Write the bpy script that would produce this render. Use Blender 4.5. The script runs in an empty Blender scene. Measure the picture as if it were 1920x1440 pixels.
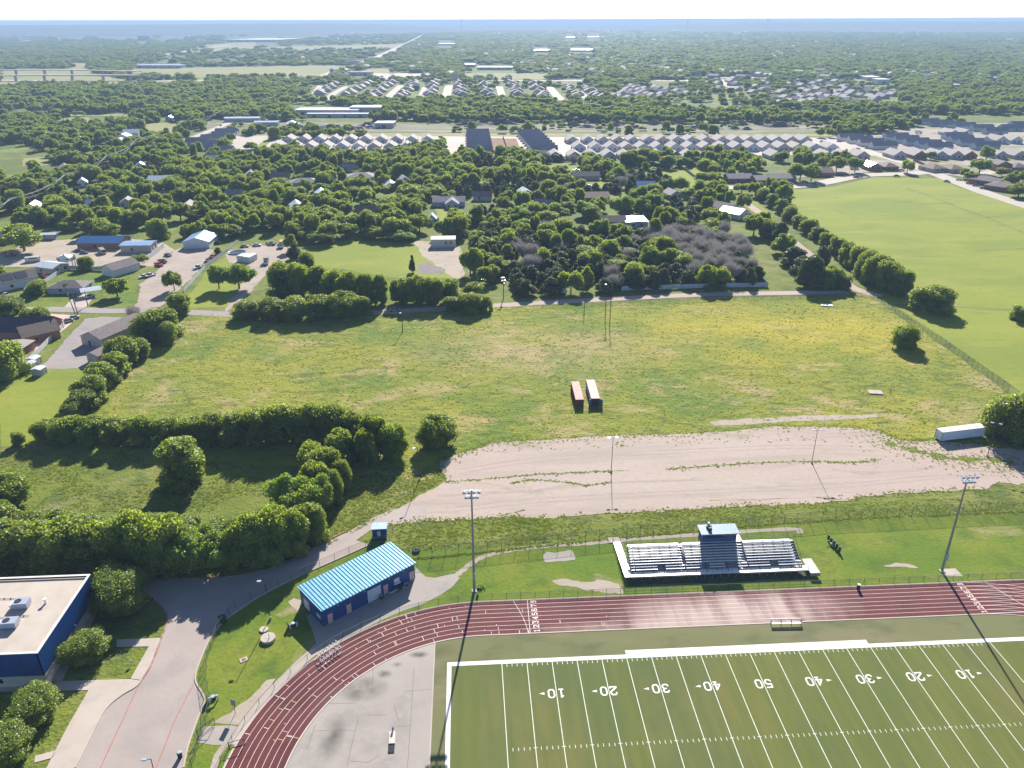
import bpy, math, random
import numpy as np
from mathutils import Matrix, Vector
R_ = math.radians
sc = bpy.context.scene
col = sc.collection

# ------------------------------------------------------------------ camera, sky, sun, exposure
F, CX, CY, CZ, PITCH, YAW, ROLL = 1481.7, -4.15, -108.86, 106.03, 0.43155, 0.05635, -0.00295
_cy, _sy = math.cos(YAW), math.sin(YAW)
_w = np.array([_sy*math.cos(PITCH), _cy*math.cos(PITCH), -math.sin(PITCH)])
_rt = np.array([_cy, -_sy, 0.]); _up = np.cross(_rt, _w)
_r = math.cos(ROLL)*_rt + math.sin(ROLL)*_up
_u = -math.sin(ROLL)*_rt + math.cos(ROLL)*_up
_C = np.array([CX, CY, CZ])
cam = bpy.data.cameras.new('camera'); cam.sensor_width = 36; cam.lens = F/1920*36
cam.clip_start = 1; cam.clip_end = 120000
camo = bpy.data.objects.new('camera', cam); col.objects.link(camo)
camo.matrix_world = Matrix(((_r[0], _u[0], -_w[0], CX), (_r[1], _u[1], -_w[1], CY), (_r[2], _u[2], -_w[2], CZ), (0, 0, 0, 1)))
sc.camera = camo
SUN_EL, SUN_AZ = R_(30), R_(9)
world = bpy.data.worlds.new('World'); sc.world = world; world.use_nodes = True
wn = world.node_tree.nodes; wl = world.node_tree.links
sky = wn.new('ShaderNodeTexSky'); sky.sky_type = 'NISHITA'; sky.sun_disc = False
sky.sun_elevation = SUN_EL; sky.sun_rotation = SUN_AZ
sky.air_density = .6; sky.dust_density = .3; sky.ozone_density = 3.5
wl.new(sky.outputs[0], wn['Background'].inputs[0]); wn['Background'].inputs[1].default_value = 0.085
sl = bpy.data.lights.new('sun', 'SUN'); sl.energy = 5.0; sl.angle = R_(0.5); sl.color = (1, .945, .86)
so = bpy.data.objects.new('sun', sl); col.objects.link(so)
sd = Vector((math.sin(SUN_AZ)*math.cos(SUN_EL), math.cos(SUN_AZ)*math.cos(SUN_EL), math.sin(SUN_EL)))
so.rotation_euler = sd.to_track_quat('Z', 'Y').to_euler(); so.location = (0, 0, 200)
sc.view_settings.view_transform = 'Standard'; sc.view_settings.look = 'None'
sc.view_settings.exposure = 1.08; sc.view_settings.gamma = 1
sc.cycles.max_bounces = 6; sc.cycles.transparent_max_bounces = 16; sc.cycles.volume_bounces = 0

def G(a, b, z=0.):
    """ground point (metres) seen at photo coordinates a,b"""
    d = _w + _r*(a-960)/F - _u*(b-720)/F
    p = _C + d*((z-CZ)/d[2]); return float(p[0]), float(p[1])
def P(x, y, z=0.):
    d = np.array([x, y, z]) - _C; q = d @ _w
    return 960+F*(d @ _r)/q, 720-F*(d @ _u)/q
def hgt(x, y, vtop):
    lo, hi = 0., 60.
    for _ in range(30):
        m = (lo+hi)/2
        if P(x, y, m)[1] > vtop: lo = m
        else: hi = m
    return lo
def dist(x, y): return math.sqrt((x-CX)**2+(y-CY)**2+CZ**2)

# ------------------------------------------------------------------ materials
MATS = {}
def mat(name, c, rough=.8, metal=0., spec=.3, var=0., vscale=1., c2=None, bump=0., bscale=3., emit=None, coords='pos', stretch=None):
    if name in MATS: return MATS[name]
    m = bpy.data.materials.new(name); m.use_nodes = True; MATS[name] = m
    nt = m.node_tree; b = nt.nodes['Principled BSDF']
    b.inputs['Base Color'].default_value = (*c, 1); b.inputs['Roughness'].default_value = rough
    b.inputs['Metallic'].default_value = metal; b.inputs['Specular IOR Level'].default_value = spec
    if var or bump or c2:
        tc = nt.nodes.new('ShaderNodeTexCoord'); src = tc.outputs['Object']
        if coords == 'pos': src = nt.nodes.new('ShaderNodeNewGeometry').outputs['Position']
        if stretch:
            mp = nt.nodes.new('ShaderNodeMapping'); mp.inputs['Scale'].default_value = stretch
            nt.links.new(src, mp.inputs[0]); src = mp.outputs[0]
        n = nt.nodes.new('ShaderNodeTexNoise'); n.inputs['Scale'].default_value = vscale; n.inputs['Detail'].default_value = 5
        nt.links.new(src, n.inputs['Vector'])
        mx = nt.nodes.new('ShaderNodeMix'); mx.data_type = 'RGBA'
        a = c2 if c2 else tuple(max(0, x*(1-var)) for x in c); d = c if c2 else tuple(min(1, x*(1+var)) for x in c)
        mx.inputs[6].default_value = (*a, 1); mx.inputs[7].default_value = (*d, 1)
        mr = nt.nodes.new('ShaderNodeMapRange'); mr.inputs[1].default_value = .35; mr.inputs[2].default_value = .65
        nt.links.new(n.outputs[0], mr.inputs[0]); nt.links.new(mr.outputs[0], mx.inputs[0]); nt.links.new(mx.outputs[2], b.inputs['Base Color'])
        if bump:
            n2 = nt.nodes.new('ShaderNodeTexNoise'); n2.inputs['Scale'].default_value = bscale; n2.inputs['Detail'].default_value = 4
            nt.links.new(src, n2.inputs['Vector'])
            bp = nt.nodes.new('ShaderNodeBump'); bp.inputs['Strength'].default_value = 1; bp.inputs['Distance'].default_value = bump
            nt.links.new(n2.outputs[0], bp.inputs['Height']); nt.links.new(bp.outputs[0], b.inputs['Normal'])
    return m

def ground(name, base, layers, bump=((1.5, .15),), rough=.95, spec=.15):
    """layers: (colour, scale, lo, hi, amount, stretch)"""
    m = bpy.data.materials.new(name); m.use_nodes = True; MATS[name] = m
    nt = m.node_tree; N = nt.nodes; L = nt.links; b = N['Principled BSDF']
    b.inputs['Roughness'].default_value = rough; b.inputs['Specular IOR Level'].default_value = spec
    pos = N.new('ShaderNodeNewGeometry').outputs['Position']
    rgb = N.new('ShaderNodeRGB'); rgb.outputs[0].default_value = (*base, 1); cur = rgb.outputs[0]
    for i, ly in enumerate(layers):
        c, s, lo, hi, amt = ly[:5]; st = ly[5] if len(ly) > 5 else (1, 1, 1)
        mp = N.new('ShaderNodeMapping'); mp.inputs['Scale'].default_value = st; mp.inputs['Location'].default_value = (i*37.3, i*11.9, i*3.1)
        L.new(pos, mp.inputs[0])
        n = N.new('ShaderNodeTexNoise'); n.inputs['Scale'].default_value = s; n.inputs['Detail'].default_value = 6; n.inputs['Roughness'].default_value = .6
        if len(ly) > 6: n.inputs['Distortion'].default_value = ly[6]
        L.new(mp.outputs[0], n.inputs['Vector'])
        mr = N.new('ShaderNodeMapRange'); mr.inputs[1].default_value = lo; mr.inputs[2].default_value = hi; mr.inputs[4].default_value = amt
        L.new(n.outputs[0], mr.inputs[0])
        mx = N.new('ShaderNodeMix'); mx.data_type = 'RGBA'; L.new(mr.outputs[0], mx.inputs[0]); L.new(cur, mx.inputs[6])
        mx.inputs[7].default_value = (*c, 1); cur = mx.outputs[2]
    L.new(cur, b.inputs['Base Color'])
    prev = None
    for s, d in bump:
        n = N.new('ShaderNodeTexNoise'); n.inputs['Scale'].default_value = s; n.inputs['Detail'].default_value = 4
        L.new(pos, n.inputs['Vector'])
        bp = N.new('ShaderNodeBump'); bp.inputs['Distance'].default_value = d
        L.new(n.outputs[0], bp.inputs['Height'])
        if prev: L.new(prev, bp.inputs['Normal'])
        prev = bp.outputs[0]
    if prev: L.new(prev, b.inputs['Normal'])
    return m

LG, MG, DG, YG, TAN, BRN = (.15, .20, .035), (.105, .155, .028), (.055, .09, .02), (.24, .25, .04), (.30, .25, .14), (.19, .15, .10)
M_base = ground('land', (.085, .115, .035), [((.12, .15, .04), .012, .4, .6, 1), ((.20, .18, .09), .05, .55, .7, .6), ((.05, .075, .022), .15, .45, .65, .7)], bump=((.4, .4),))
M_meadow = ground('meadow_grass', (.20, .22, .026), [((.27, .255, .03), .018, .45, .6, .8), ((.11, .175, .02), .035, .48, .6, .85), ((.36, .28, .13), .06, .53, .66, .85, (1, 1.6, 1), .6),
    ((.07, .11, .018), .2, .52, .66, .75, (.7, 1.4, 1), .5), ((.27, .26, .09), .5, .55, .72, .3, (1, 1.5, 1)), ((.06, .09, .02), 1.1, .56, .7, .55)], bump=((.35, .5), (1.2, .28)))
M_rough = ground('rough_grass', (.15, .185, .025), [((.22, .22, .06), .05, .48, .62, .7), ((.07, .11, .025), .12, .5, .64, .7), ((.26, .21, .12), .1, .58, .7, .8, (.6, 1.4, 1), .8), ((.06, .085, .02), .8, .52, .66, .6, (.6, 1.6, 1))], bump=((.6, .3), (1.6, .25)))
M_lawn = ground('lawn_grass', (.115, .18, .016), [((.19, .215, .025), .05, .43, .6, .85), ((.06, .115, .018), .2, .5, .65, .6), ((.33, .26, .15), .11, .6, .7, .8, (.5, 1, 1), .7), ((.065, .1, .02), 1.3, .52, .68, .5)], bump=((1.2, .12),))
M_shade = ground('school_lawn', (.10, .165, .03), [((.06, .11, .02), .2, .5, .65, .6), ((.13, .17, .04), .8, .5, .7, .5)], bump=((1.2, .1),))
add_later = []
M_park = ground('park_grass', (.225, .26, .03), [((.165, .215, .025), .012, .44, .6, .8, (1, 1.8, 1), .8), ((.30, .29, .05), .04, .52, .66, .5, (.5, 1.6, 1)), ((.11, .14, .035), .028, .62, .7, .8, (.35, 2, 1), 1.), ((.15, .19, .035), .4, .5, .7, .4)], bump=((.5, .12),))
M_field = ground('turf', (.105, .132, .042), [((.165, .155, .045), .035, .44, .62, .9, (1, .6, 1), .5), ((.13, .15, .03), .11, .45, .55, .6, (1, .02, 1)), ((.065, .08, .036), .028, .58, .7, .7, (1, .6, 1), .6), ((.078, .11, .028), .3, .4, .7, .5, (2.2, .25, 1))], bump=((3, .02),), rough=.9)
M_infield = ground('worn_turf', (.16, .165, .07), [((.22, .19, .11), .06, .45, .62, .7, (.4, 1.4, 1)), ((.08, .09, .045), .2, .5, .7, .6, (.5, 1, 1))], bump=((3, .02),), rough=.9)
M_gravel = ground('gravel', (.43, .335, .285), [((.31, .265, .235), .12, .54, .62, .55, (.06, 1.2, 1), .2), ((.46, .38, .325), .03, .42, .62, .7, (.3, 1.6, 1)), ((.33, .28, .225), .07, .52, .66, .6, (.3, 1.6, 1), .6), ((.27, .25, .15), .09, .6, .7, .7, (.5, 1.4, 1), .6), ((.36, .30, .26), .9, .48, .66, .5)], bump=((.8, .06), (3, .03)))
M_ggrav = ground('grey_gravel', (.30, .265, .25), [((.36, .32, .30), .05, .45, .62, .7), ((.22, .21, .17), .12, .55, .68, .6)], bump=((1, .05),))
M_ygrav = ground('yard_gravel', (.36, .295, .25), [((.43, .355, .30), .06, .45, .62, .7), ((.27, .23, .19), .15, .52, .66, .6)], bump=((1, .05),))
M_dirt = ground('bare_dirt', (.40, .335, .27), [((.30, .26, .20), .1, .5, .65, .6), ((.2, .2, .09), .3, .58, .68, .6)], bump=((1.5, .08),))
M_asph = ground('worn_asphalt', (.37, .31, .275), [((.42, .36, .325), .05, .45, .62, .7, (1, 1, 1)), ((.30, .265, .25), .12, .5, .65, .6), ((.31, .27, .25), 1.5, .5, .7, .35)], bump=((4, .01),), rough=.85)
M_conc = ground('concrete', (.46, .39, .335), [((.52, .45, .38), .1, .45, .62, .6), ((.37, .32, .28), .3, .52, .68, .5)], bump=((4, .01),), rough=.85)
M_pad = ground('old_concrete_slab', (.345, .305, .27), [((.40, .35, .31), .06, .42, .62, .8), ((.27, .245, .225), .16, .52, .66, .7), ((.17, .16, .15), .09, .68, .74, .7, (1, 1, 1), 1.), ((.40, .36, .31), .9, .55, .7, .4)], bump=((3, .01),), rough=.85)
M_street = ground('street_concrete', (.44, .385, .335), [((.50, .44, .38), .03, .45, .62, .6), ((.36, .32, .28), .2, .5, .66, .4)], bump=(), rough=.85)
M_track = ground('track_rubber', (.12, .030, .028), [((.14, .042, .04), .04, .44, .62, .7, (.3, 1.4, 1)), ((.075, .018, .02), .15, .5, .66, .6), ((.125, .038, .036), 1.2, .5, .7, .4)], bump=((4, .008),), rough=.8)
def add_dust(m, cx, cy, rx, ry, colr, amt, streak=(.12, .9)):
    nt = m.node_tree; N = nt.nodes; L = nt.links; b = N['Principled BSDF']; old = b.inputs['Base Color'].links[0].from_socket
    g = N.new('ShaderNodeNewGeometry').outputs['Position']
    mp = N.new('ShaderNodeMapping'); mp.vector_type = 'POINT'; mp.inputs['Location'].default_value = (-cx/rx, -cy/ry, 0); mp.inputs['Scale'].default_value = (1/rx, 1/ry, 0)
    L.new(g, mp.inputs[0]); ln = N.new('ShaderNodeVectorMath'); ln.operation = 'LENGTH'; L.new(mp.outputs[0], ln.inputs[0])
    mr = N.new('ShaderNodeMapRange'); mr.inputs[1].default_value = 1.; mr.inputs[2].default_value = .2; L.new(ln.outputs['Value'], mr.inputs[0])
    m2 = N.new('ShaderNodeMapping'); m2.inputs['Scale'].default_value = (streak[1], streak[0], 0); m2.inputs['Rotation'].default_value = (0, 0, .12); L.new(g, m2.inputs[0])
    n = N.new('ShaderNodeTexNoise'); n.inputs['Scale'].default_value = .35; n.inputs['Detail'].default_value = 3; L.new(m2.outputs[0], n.inputs['Vector'])
    r2 = N.new('ShaderNodeMapRange'); r2.inputs[1].default_value = .35; r2.inputs[2].default_value = .65; r2.inputs[3].default_value = .25; L.new(n.outputs[0], r2.inputs[0])
    mu = N.new('ShaderNodeMath'); mu.operation = 'MULTIPLY'; L.new(mr.outputs[0], mu.inputs[0]); L.new(r2.outputs[0], mu.inputs[1])
    m3 = N.new('ShaderNodeMath'); m3.operation = 'MULTIPLY'; m3.inputs[1].default_value = amt; L.new(mu.outputs[0], m3.inputs[0])
    mx = N.new('ShaderNodeMix'); mx.data_type = 'RGBA'; L.new(m3.outputs[0], mx.inputs[0]); L.new(old, mx.inputs[6]); mx.inputs[7].default_value = (*colr, 1)
    L.new(mx.outputs[2], b.inputs['Base Color'])
add_dust(M_meadow, 118, 160, 75, 42, (.40, .33, .03), .95, (.15, .15))
add_dust(M_meadow, 20, 150, 60, 26, (.36, .28, .14), .8, (.35, .35))
add_dust(M_track, 47, 11, 26, 7.5, (.44, .33, .29), 1.5)
add_dust(M_track, 35, 8.2, 34, 2.6, (.44, .34, .29), .9)
DK = (.09, .085, .07)
add_dust(M_pad, -24.5, -4.5, 5, 3.2, DK, 1.1, (.7, .7)); add_dust(M_pad, -21, -1.2, 1.6, 1.2, DK, 1.2, (.9, .9)); add_dust(M_pad, -19, .9, 1.2, .8, DK, 1., (.9, .9)); add_dust(M_pad, -15.2, 3.2, 2.2, 1, DK, 1.1, (.9, .9)); add_dust(M_pad, -28.5, -14, 2.5, 5, DK, .9, (.6, .6))
add_dust(M_track, -26, -9, 8, 7, (.15, .12, .10), .8, (.4, .4))
M_wood = ground('forest_floor', (.11, .145, .025), [((.20, .235, .04), .03, .5, .62, .9), ((.24, .20, .12), .05, .6, .7, .7), ((.05, .06, .02), .3, .5, .7, .5)], bump=((.6, .3),))
M_drygrass = ground('dry_field', (.27, .26, .10), [((.20, .22, .08), .008, .45, .6, .8, (1, 2, 1)), ((.32, .28, .14), .02, .5, .65, .6)], bump=())
M_far = ground('far_suburb', (.13, .135, .08), [((.35, .31, .26), .012, .62, .72, .8, (1, .6, 1)), ((.08, .10, .045), .004, .45, .6, .8), ((.2, .2, .1), .002, .55, .65, .8, (.4, 1.4, 1))], bump=())

WHITE = mat('white_paint', (.80, .78, .74), .6, c2=(.68, .66, .62), vscale=1.2)
YEL = mat('yellow_paint', (.55, .42, .08), .6)
BLUEP = mat('pale_blue_paint', (.35, .42, .62), .6)
REDL = mat('red_line_paint', (.40, .13, .11), .7, var=.25, vscale=2)
LINEW = mat('field_line_paint', (.62, .66, .55), .7, var=.12, vscale=2)
BLUE = mat('blue_metal_wall', (.010, .055, .20), .55, spec=.4, var=.15, vscale=.8)
ROOFC = mat('turquoise_metal_roof', (.18, .44, .60), .35, metal=.15, spec=.5, var=.12, vscale=1.)
RIB = mat('roof_seam_metal', (.05, .20, .30), .5)
PINKD = mat('faded_pink_door', (.62, .36, .34), .6)
GREYD = mat('pale_grey_door', (.55, .58, .62), .6, var=.08, vscale=3)
ALU = mat('aluminium', (.78, .77, .75), .45, metal=.15, spec=.5, var=.06, vscale=2)
DARK = mat('dark_void', (.03, .032, .04), .9)
STEEL = mat('galvanised_steel', (.30, .33, .33), .5, metal=.6, var=.1, vscale=2)
STEELD = mat('dark_steel', (.05, .055, .055), .6, metal=.3)
RUSTP = mat('rusty_pole', (.10, .06, .045), .8)
LAMP = mat('lamp_housing', (.40, .44, .52), .4, metal=.2)
BLUG = mat('booth_blue', (.03, .085, .22), .5, var=.1)
BLUR = mat('booth_roof_metal', (.20, .28, .42), .55, metal=.1, var=.1, vscale=2)
GLASSD = mat('dark_glass', (.02, .025, .035), .15, spec=.6)
GLASSL = mat('car_glass', (.035, .05, .07), .1, spec=.7)
RUBBER = mat('rubber', (.03, .03, .032), .9)
CREAM = mat('cream_wall', (.58, .50, .42), .8, var=.08, vscale=.6)
ROOFW = mat('flat_roof_membrane', (.52, .445, .37), .85, c2=(.44, .38, .32), vscale=.25, bump=.01)
TRIMW = mat('white_trim', (.75, .72, .68), .6)
BRICK = mat('brick_wall', (.30, .15, .11), .9, var=.2, vscale=3)
SHING = mat('grey_shingle', (.20, .17, .165), .9, var=.18, vscale=1.2)
SHINL = mat('pale_shingle', (.29, .26, .255), .85, spec=.5, var=.1, vscale=1.2)
SHINB = mat('brown_shingle', (.24, .18, .145), .9, var=.15, vscale=1.2)
SHIND = mat('charcoal_shingle', (.045, .05, .075), .85, var=.2, vscale=1.)
SHINP = mat('purple_grey_shingle', (.29, .26, .28), .9, var=.12, vscale=.8)
METW = mat('white_metal_roof', (.72, .74, .76), .3, metal=.3, spec=.6, var=.06, vscale=1)
METB = mat('pale_blue_metal_roof', (.35, .50, .66), .3, metal=.4, spec=.6, var=.1)
WALLW = mat('white_siding', (.62, .62, .62), .7, var=.06, vscale=1)
WALLB = mat('pale_blue_siding', (.38, .46, .54), .7, var=.08, vscale=1)
WALLG = mat('grey_siding', (.42, .42, .44), .8, var=.1, vscale=1)
WALLT = mat('tan_siding', (.46, .40, .36), .8, var=.1, vscale=1)
BARN = mat('barn_cream_metal', (.58, .54, .46), .6, var=.05)
REDC = mat('faded_red_container', (.50, .25, .20), .7, c2=(.38, .17, .13), vscale=.9)
REDF = mat('dark_red_steel', (.19, .07, .06), .7, c2=(.10, .04, .04), vscale=2)
RUSTT = mat('rusty_white_roof', (.50, .31, .23), .7, c2=(.60, .44, .35), vscale=.6)
TRAIL = mat('white_trailer_side', (.66, .70, .76), .5, var=.06, vscale=.7)
BARK = mat('bark', (.10, .075, .055), .95, var=.2, vscale=3)
FENW = mat('pale_fence_boards', (.48, .50, .50), .8, var=.15, vscale=.5)
FENB = mat('brown_fence_boards', (.26, .13, .085), .9, var=.2, vscale=.5)
FENG = mat('grey_fence_boards', (.27, .26, .25), .9, var=.2, vscale=.5)
PINKC = mat('pinkish_driveway', (.56, .40, .34), .85, var=.06, vscale=.3)
TYRE = mat('tractor_tyre', (.035, .033, .03), .9)
TARB = mat('blue_tarp', (.02, .13, .38), .5)
BIN = mat('dark_green_plastic', (.015, .05, .035), .5)
def chain():
    m = bpy.data.materials.new('chain_link_wire'); m.use_nodes = True; nt = m.node_tree
    b = nt.nodes['Principled BSDF']; b.inputs['Base Color'].default_value = (.16, .20, .18, 1); b.inputs['Metallic'].default_value = .3; b.inputs['Roughness'].default_value = .6
    t = nt.nodes.new('ShaderNodeBsdfTransparent'); mx = nt.nodes.new('ShaderNodeMixShader'); mx.inputs[0].default_value = .17
    nt.links.new(t.outputs[0], mx.inputs[1]); nt.links.new(b.outputs[0], mx.inputs[2]); nt.links.new(mx.outputs[0], nt.nodes['Material Output'].inputs[0]); return m
CHAIN = chain()
def leafmat(name, c, t, tw=.35, var=.35):
    m = bpy.data.materials.new(name); m.use_nodes = True; nt = m.node_tree; N = nt.nodes; L = nt.links
    N.remove(N['Principled BSDF'])
    d = N.new('ShaderNodeBsdfDiffuse'); tr = N.new('ShaderNodeBsdfTranslucent'); mx = N.new('ShaderNodeMixShader'); mx.inputs[0].default_value = tw
    gl = N.new('ShaderNodeBsdfGlossy'); gl.inputs['Roughness'].default_value = .45; gl.inputs['Color'].default_value = (.9, .95, .85, 1); m2 = N.new('ShaderNodeMixShader'); m2.inputs[0].default_value = .035
    oi = N.new('ShaderNodeObjectInfo'); gi = N.new('ShaderNodeNewGeometry')
    nz = N.new('ShaderNodeTexNoise'); nz.inputs['Scale'].default_value = .03; nz.inputs['Detail'].default_value = 2; L.new(oi.outputs['Location'], nz.inputs['Vector'])
    a = N.new('ShaderNodeMath'); a.operation = 'MULTIPLY_ADD'; L.new(gi.outputs['Random Per Island'], a.inputs[0]); a.inputs[1].default_value = .55; 
    a2 = N.new('ShaderNodeMath'); a2.operation = 'MULTIPLY'; a2.inputs[1].default_value = .45; L.new(oi.outputs['Random'], a2.inputs[0]); L.new(a2.outputs[0], a.inputs[2])
    hr = N.new('ShaderNodeMapRange'); hr.inputs[1].default_value = .25; hr.inputs[2].default_value = .85; hm_ = N.new('ShaderNodeMath'); hm_.operation = 'MULTIPLY_ADD'; L.new(oi.outputs['Random'], hm_.inputs[0]); hm_.inputs[1].default_value = .7; nm_ = N.new('ShaderNodeMath'); nm_.operation = 'MULTIPLY'; nm_.inputs[1].default_value = .6; L.new(nz.outputs[0], nm_.inputs[0]); L.new(nm_.outputs[0], hm_.inputs[2]); L.new(hm_.outputs[0], hr.inputs[0])
    def cr(cc):
        x = N.new('ShaderNodeMix'); x.data_type = 'RGBA'; x.inputs[6].default_value = (*[k*(1-var) for k in cc], 1); x.inputs[7].default_value = (cc[0]*(1+var*1.5), cc[1]*(1+var), cc[2]*(1+var*.4), 1)
        L.new(a.outputs[0], x.inputs[0])
        y = N.new('ShaderNodeMix'); y.data_type = 'RGBA'; y.blend_type = 'MULTIPLY'; y.inputs[7].default_value = (.80, .86, .85, 1); L.new(x.outputs[2], y.inputs[6]); L.new(hr.outputs[0], y.inputs[0]); return y.outputs[2]
    L.new(cr(c), d.inputs[0]); L.new(cr(t), tr.inputs[0])
    L.new(d.outputs[0], mx.inputs[1]); L.new(tr.outputs[0], mx.inputs[2]); L.new(mx.outputs[0], m2.inputs[1]); L.new(gl.outputs[0], m2.inputs[2]); L.new(m2.outputs[0], N['Material Output'].inputs[0])
    MATS[name] = m; return m
LEAF = leafmat('broadleaf_foliage', (.15, .21, .026), (.44, .57, .045), .5, .42)
LEAFB = leafmat('bright_foliage', (.16, .25, .03), (.42, .58, .045), .45, .3)
LEAFD = leafmat('cedar_foliage', (.085, .115, .035), (.15, .19, .04), .35)
LEAFX = leafmat('bare_twigs', (.46, .42, .41), (.36, .33, .32), .2, .2)
LEAFG = leafmat('grass_blades', (.26, .29, .07), (.42, .46, .09), .5, .35)
LEAFS = leafmat('shrub_foliage', (.16, .24, .045), (.34, .46, .06), .5, .3)

# ------------------------------------------------------------------ builders
def link(o, parent=None):
    col.objects.link(o)
    if parent is not None: o.parent = parent
    return o
class MB:
    def __init__(s): s.v = []; s.f = []
    def add(s, vs, fs, M=None):
        n = len(s.v)
        s.v += [tuple(M @ Vector(p)) for p in vs] if M is not None else [tuple(p) for p in vs]
        s.f += [tuple(i+n for i in f) for f in fs]; return s
    def box(s, cx, cy, z0, sx, sy, h, rot=0, M=None):
        c, q = math.cos(rot), math.sin(rot); vs = []
        for z in (z0, z0+h):
            for a, b in ((-1, -1), (1, -1), (1, 1), (-1, 1)):
                x, y = a*sx/2, b*sy/2; vs.append((cx+x*c-y*q, cy+x*q+y*c, z))
        return s.add(vs, [(3, 2, 1, 0), (4, 5, 6, 7), (0, 1, 5, 4), (1, 2, 6, 5), (2, 3, 7, 6), (3, 0, 4, 7)], M)
    def prism(s, pts, z0, z1, M=None):
        n = len(pts); vs = [(x, y, z0) for x, y in pts]+[(x, y, z1) for x, y in pts]
        return s.add(vs, [tuple(range(n))[::-1], tuple(range(n, 2*n))]+[(i, (i+1) % n, n+(i+1) % n, n+i) for i in range(n)], M)
    def profx(s, prof, x0, x1, M=None):   # profile in (y,z), extruded along x
        n = len(prof); vs = [(x0, y, z) for y, z in prof]+[(x1, y, z) for y, z in prof]
        return s.add(vs, [tuple(range(n))[::-1], tuple(range(n, 2*n))]+[(i, (i+1) % n, n+(i+1) % n, n+i) for i in range(n)], M)
    def tube(s, p0, p1, r0, r1=None, n=6):
        r1 = r0 if r1 is None else r1; p0 = Vector(p0); p1 = Vector(p1); d = (p1-p0).normalized()
        a = d.orthogonal().normalized(); b = d.cross(a); vs = []
        for p, r in ((p0, r0), (p1, r1)):
            for i in range(n):
                t = 2*math.pi*i/n; vs.append(p+(a*math.cos(t)+b*math.sin(t))*r)
        return s.add(vs, [(i, (i+1) % n, n+(i+1) % n, n+i) for i in range(n)]+[tuple(range(n))[::-1], tuple(range(n, 2*n))])
    def ribbon(s, pts, w, z, h=0., closed=False):
        n = len(pts); P2 = [Vector(p[:2]) for p in pts]; L = []; Rr = []
        for i in range(n):
            a = P2[i-1] if (i > 0 or closed) else P2[i]; b = P2[(i+1) % n] if (i < n-1 or closed) else P2[i]
            d = (b-a).normalized(); nn = Vector((-d.y, d.x)); ww = w[i] if isinstance(w, (list, tuple)) else w
            L.append(P2[i]+nn*ww/2); Rr.append(P2[i]-nn*ww/2)
        rng = range(n if closed else n-1)
        vs = [(*p, z+h) for p in L]+[(*p, z+h) for p in Rr]
        fs = [(i, n+i, n+(i+1) % n, (i+1) % n) for i in rng]
        if h > 0:
            vs += [(*p, z-.1) for p in L]+[(*p, z-.1) for p in Rr]
            fs += [((i+1) % n, 2*n+(i+1) % n, 2*n+i, i) for i in rng]+[(n+i, 3*n+i, 3*n+(i+1) % n, n+(i+1) % n) for i in rng]
        return s.add(vs, fs)
    def mesh(s, name, m):
        me = bpy.data.meshes.new(name); me.from_pydata(s.v, [], s.f); me.materials.append(m); me.update(); return me
def thing(name, label, cat, loc=(0, 0, 0), rot=0, group=None):
    o = bpy.data.objects.new(name, None); o.empty_display_size = .5; link(o)
    o.location = (*loc, 0)[:3] if len(loc) == 2 else loc; o.rotation_euler = (0, 0, rot)
    o['label'] = label; o['category'] = cat
    if group: o['group'] = group
    return o
def part(parent, name, mb, m, label=None, kind=None):
    me = mb if isinstance(mb, bpy.types.Mesh) else mb.mesh(name, m)
    o = bpy.data.objects.new(name, me); link(o, parent)
    if label: o['label'] = label
    if kind: o['kind'] = kind
    return o
def struct(name, mb, m, parent=None, label=None):
    o = bpy.data.objects.new(name, mb if isinstance(mb, bpy.types.Mesh) else mb.mesh(name, m)); link(o, parent)
    if parent is None: o['kind'] = 'structure'
    if label: o['label'] = label
    return o
def copy_tree(root, loc, rot, label, scale=None):
    r = root.copy(); col.objects.link(r); r.location = (*loc, 0)[:3] if len(loc) == 2 else loc; r.rotation_euler = (0, 0, rot); r['label'] = label
    if scale: r.scale = scale
    for ch in list(root.children):
        c = ch.copy(); col.objects.link(c); c.parent = r
        for g in list(ch.children):
            d = g.copy(); col.objects.link(d); d.parent = c
    return r
rnd = random.Random(7)
def px(L, z=0): return [G(a, b, z) for a, b in L]
def rag(pts, step, amp, seed=1):
    r = random.Random(seed); out = []; n = len(pts); ph = [r.uniform(0, 6) for _ in range(4)]; t = 0
    for i in range(n):
        a = Vector(pts[i]); b = Vector(pts[(i+1) % n]); L = (b-a).length; k = max(1, int(L/step)); d = (b-a)/L; nn = Vector((-d.y, d.x))
        for j in range(k):
            q = a+(b-a)*(j/k); t += L/k
            o = amp*(.5*math.sin(t/step*.31+ph[0])+.35*math.sin(t/step*.83+ph[1])+r.uniform(-.55, .55))
            out.append((q.x+nn.x*o, q.y+nn.y*o))
    return out
def sheet(name, pts, z, m, ragged=None, seed=1, parent=None):
    if ragged: pts = rag(pts, ragged[0], ragged[1], seed)
    return struct(name, MB().add([(x, y, z) for x, y in pts], [tuple(range(len(pts)))]), m, parent)
def smooth(pts, k=4):
    out = []; n = len(pts)
    for i in range(n-1):
        p0 = Vector(pts[max(i-1, 0)]); p1 = Vector(pts[i]); p2 = Vector(pts[i+1]); p3 = Vector(pts[min(i+2, n-1)])
        for j in range(k):
            t = j/k; q = .5*((2*p1)+(p2-p0)*t+(2*p0-5*p1+4*p2-p3)*t*t+(3*p1-p0-3*p2+p3)*t**3); out.append((q.x, q.y))
    out.append(tuple(pts[-1][:2])); return out
ORD = 'first second third fourth fifth sixth seventh eighth ninth tenth eleventh twelfth thirteenth fourteenth fifteenth sixteenth seventeenth eighteenth nineteenth twentieth'.split()
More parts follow.
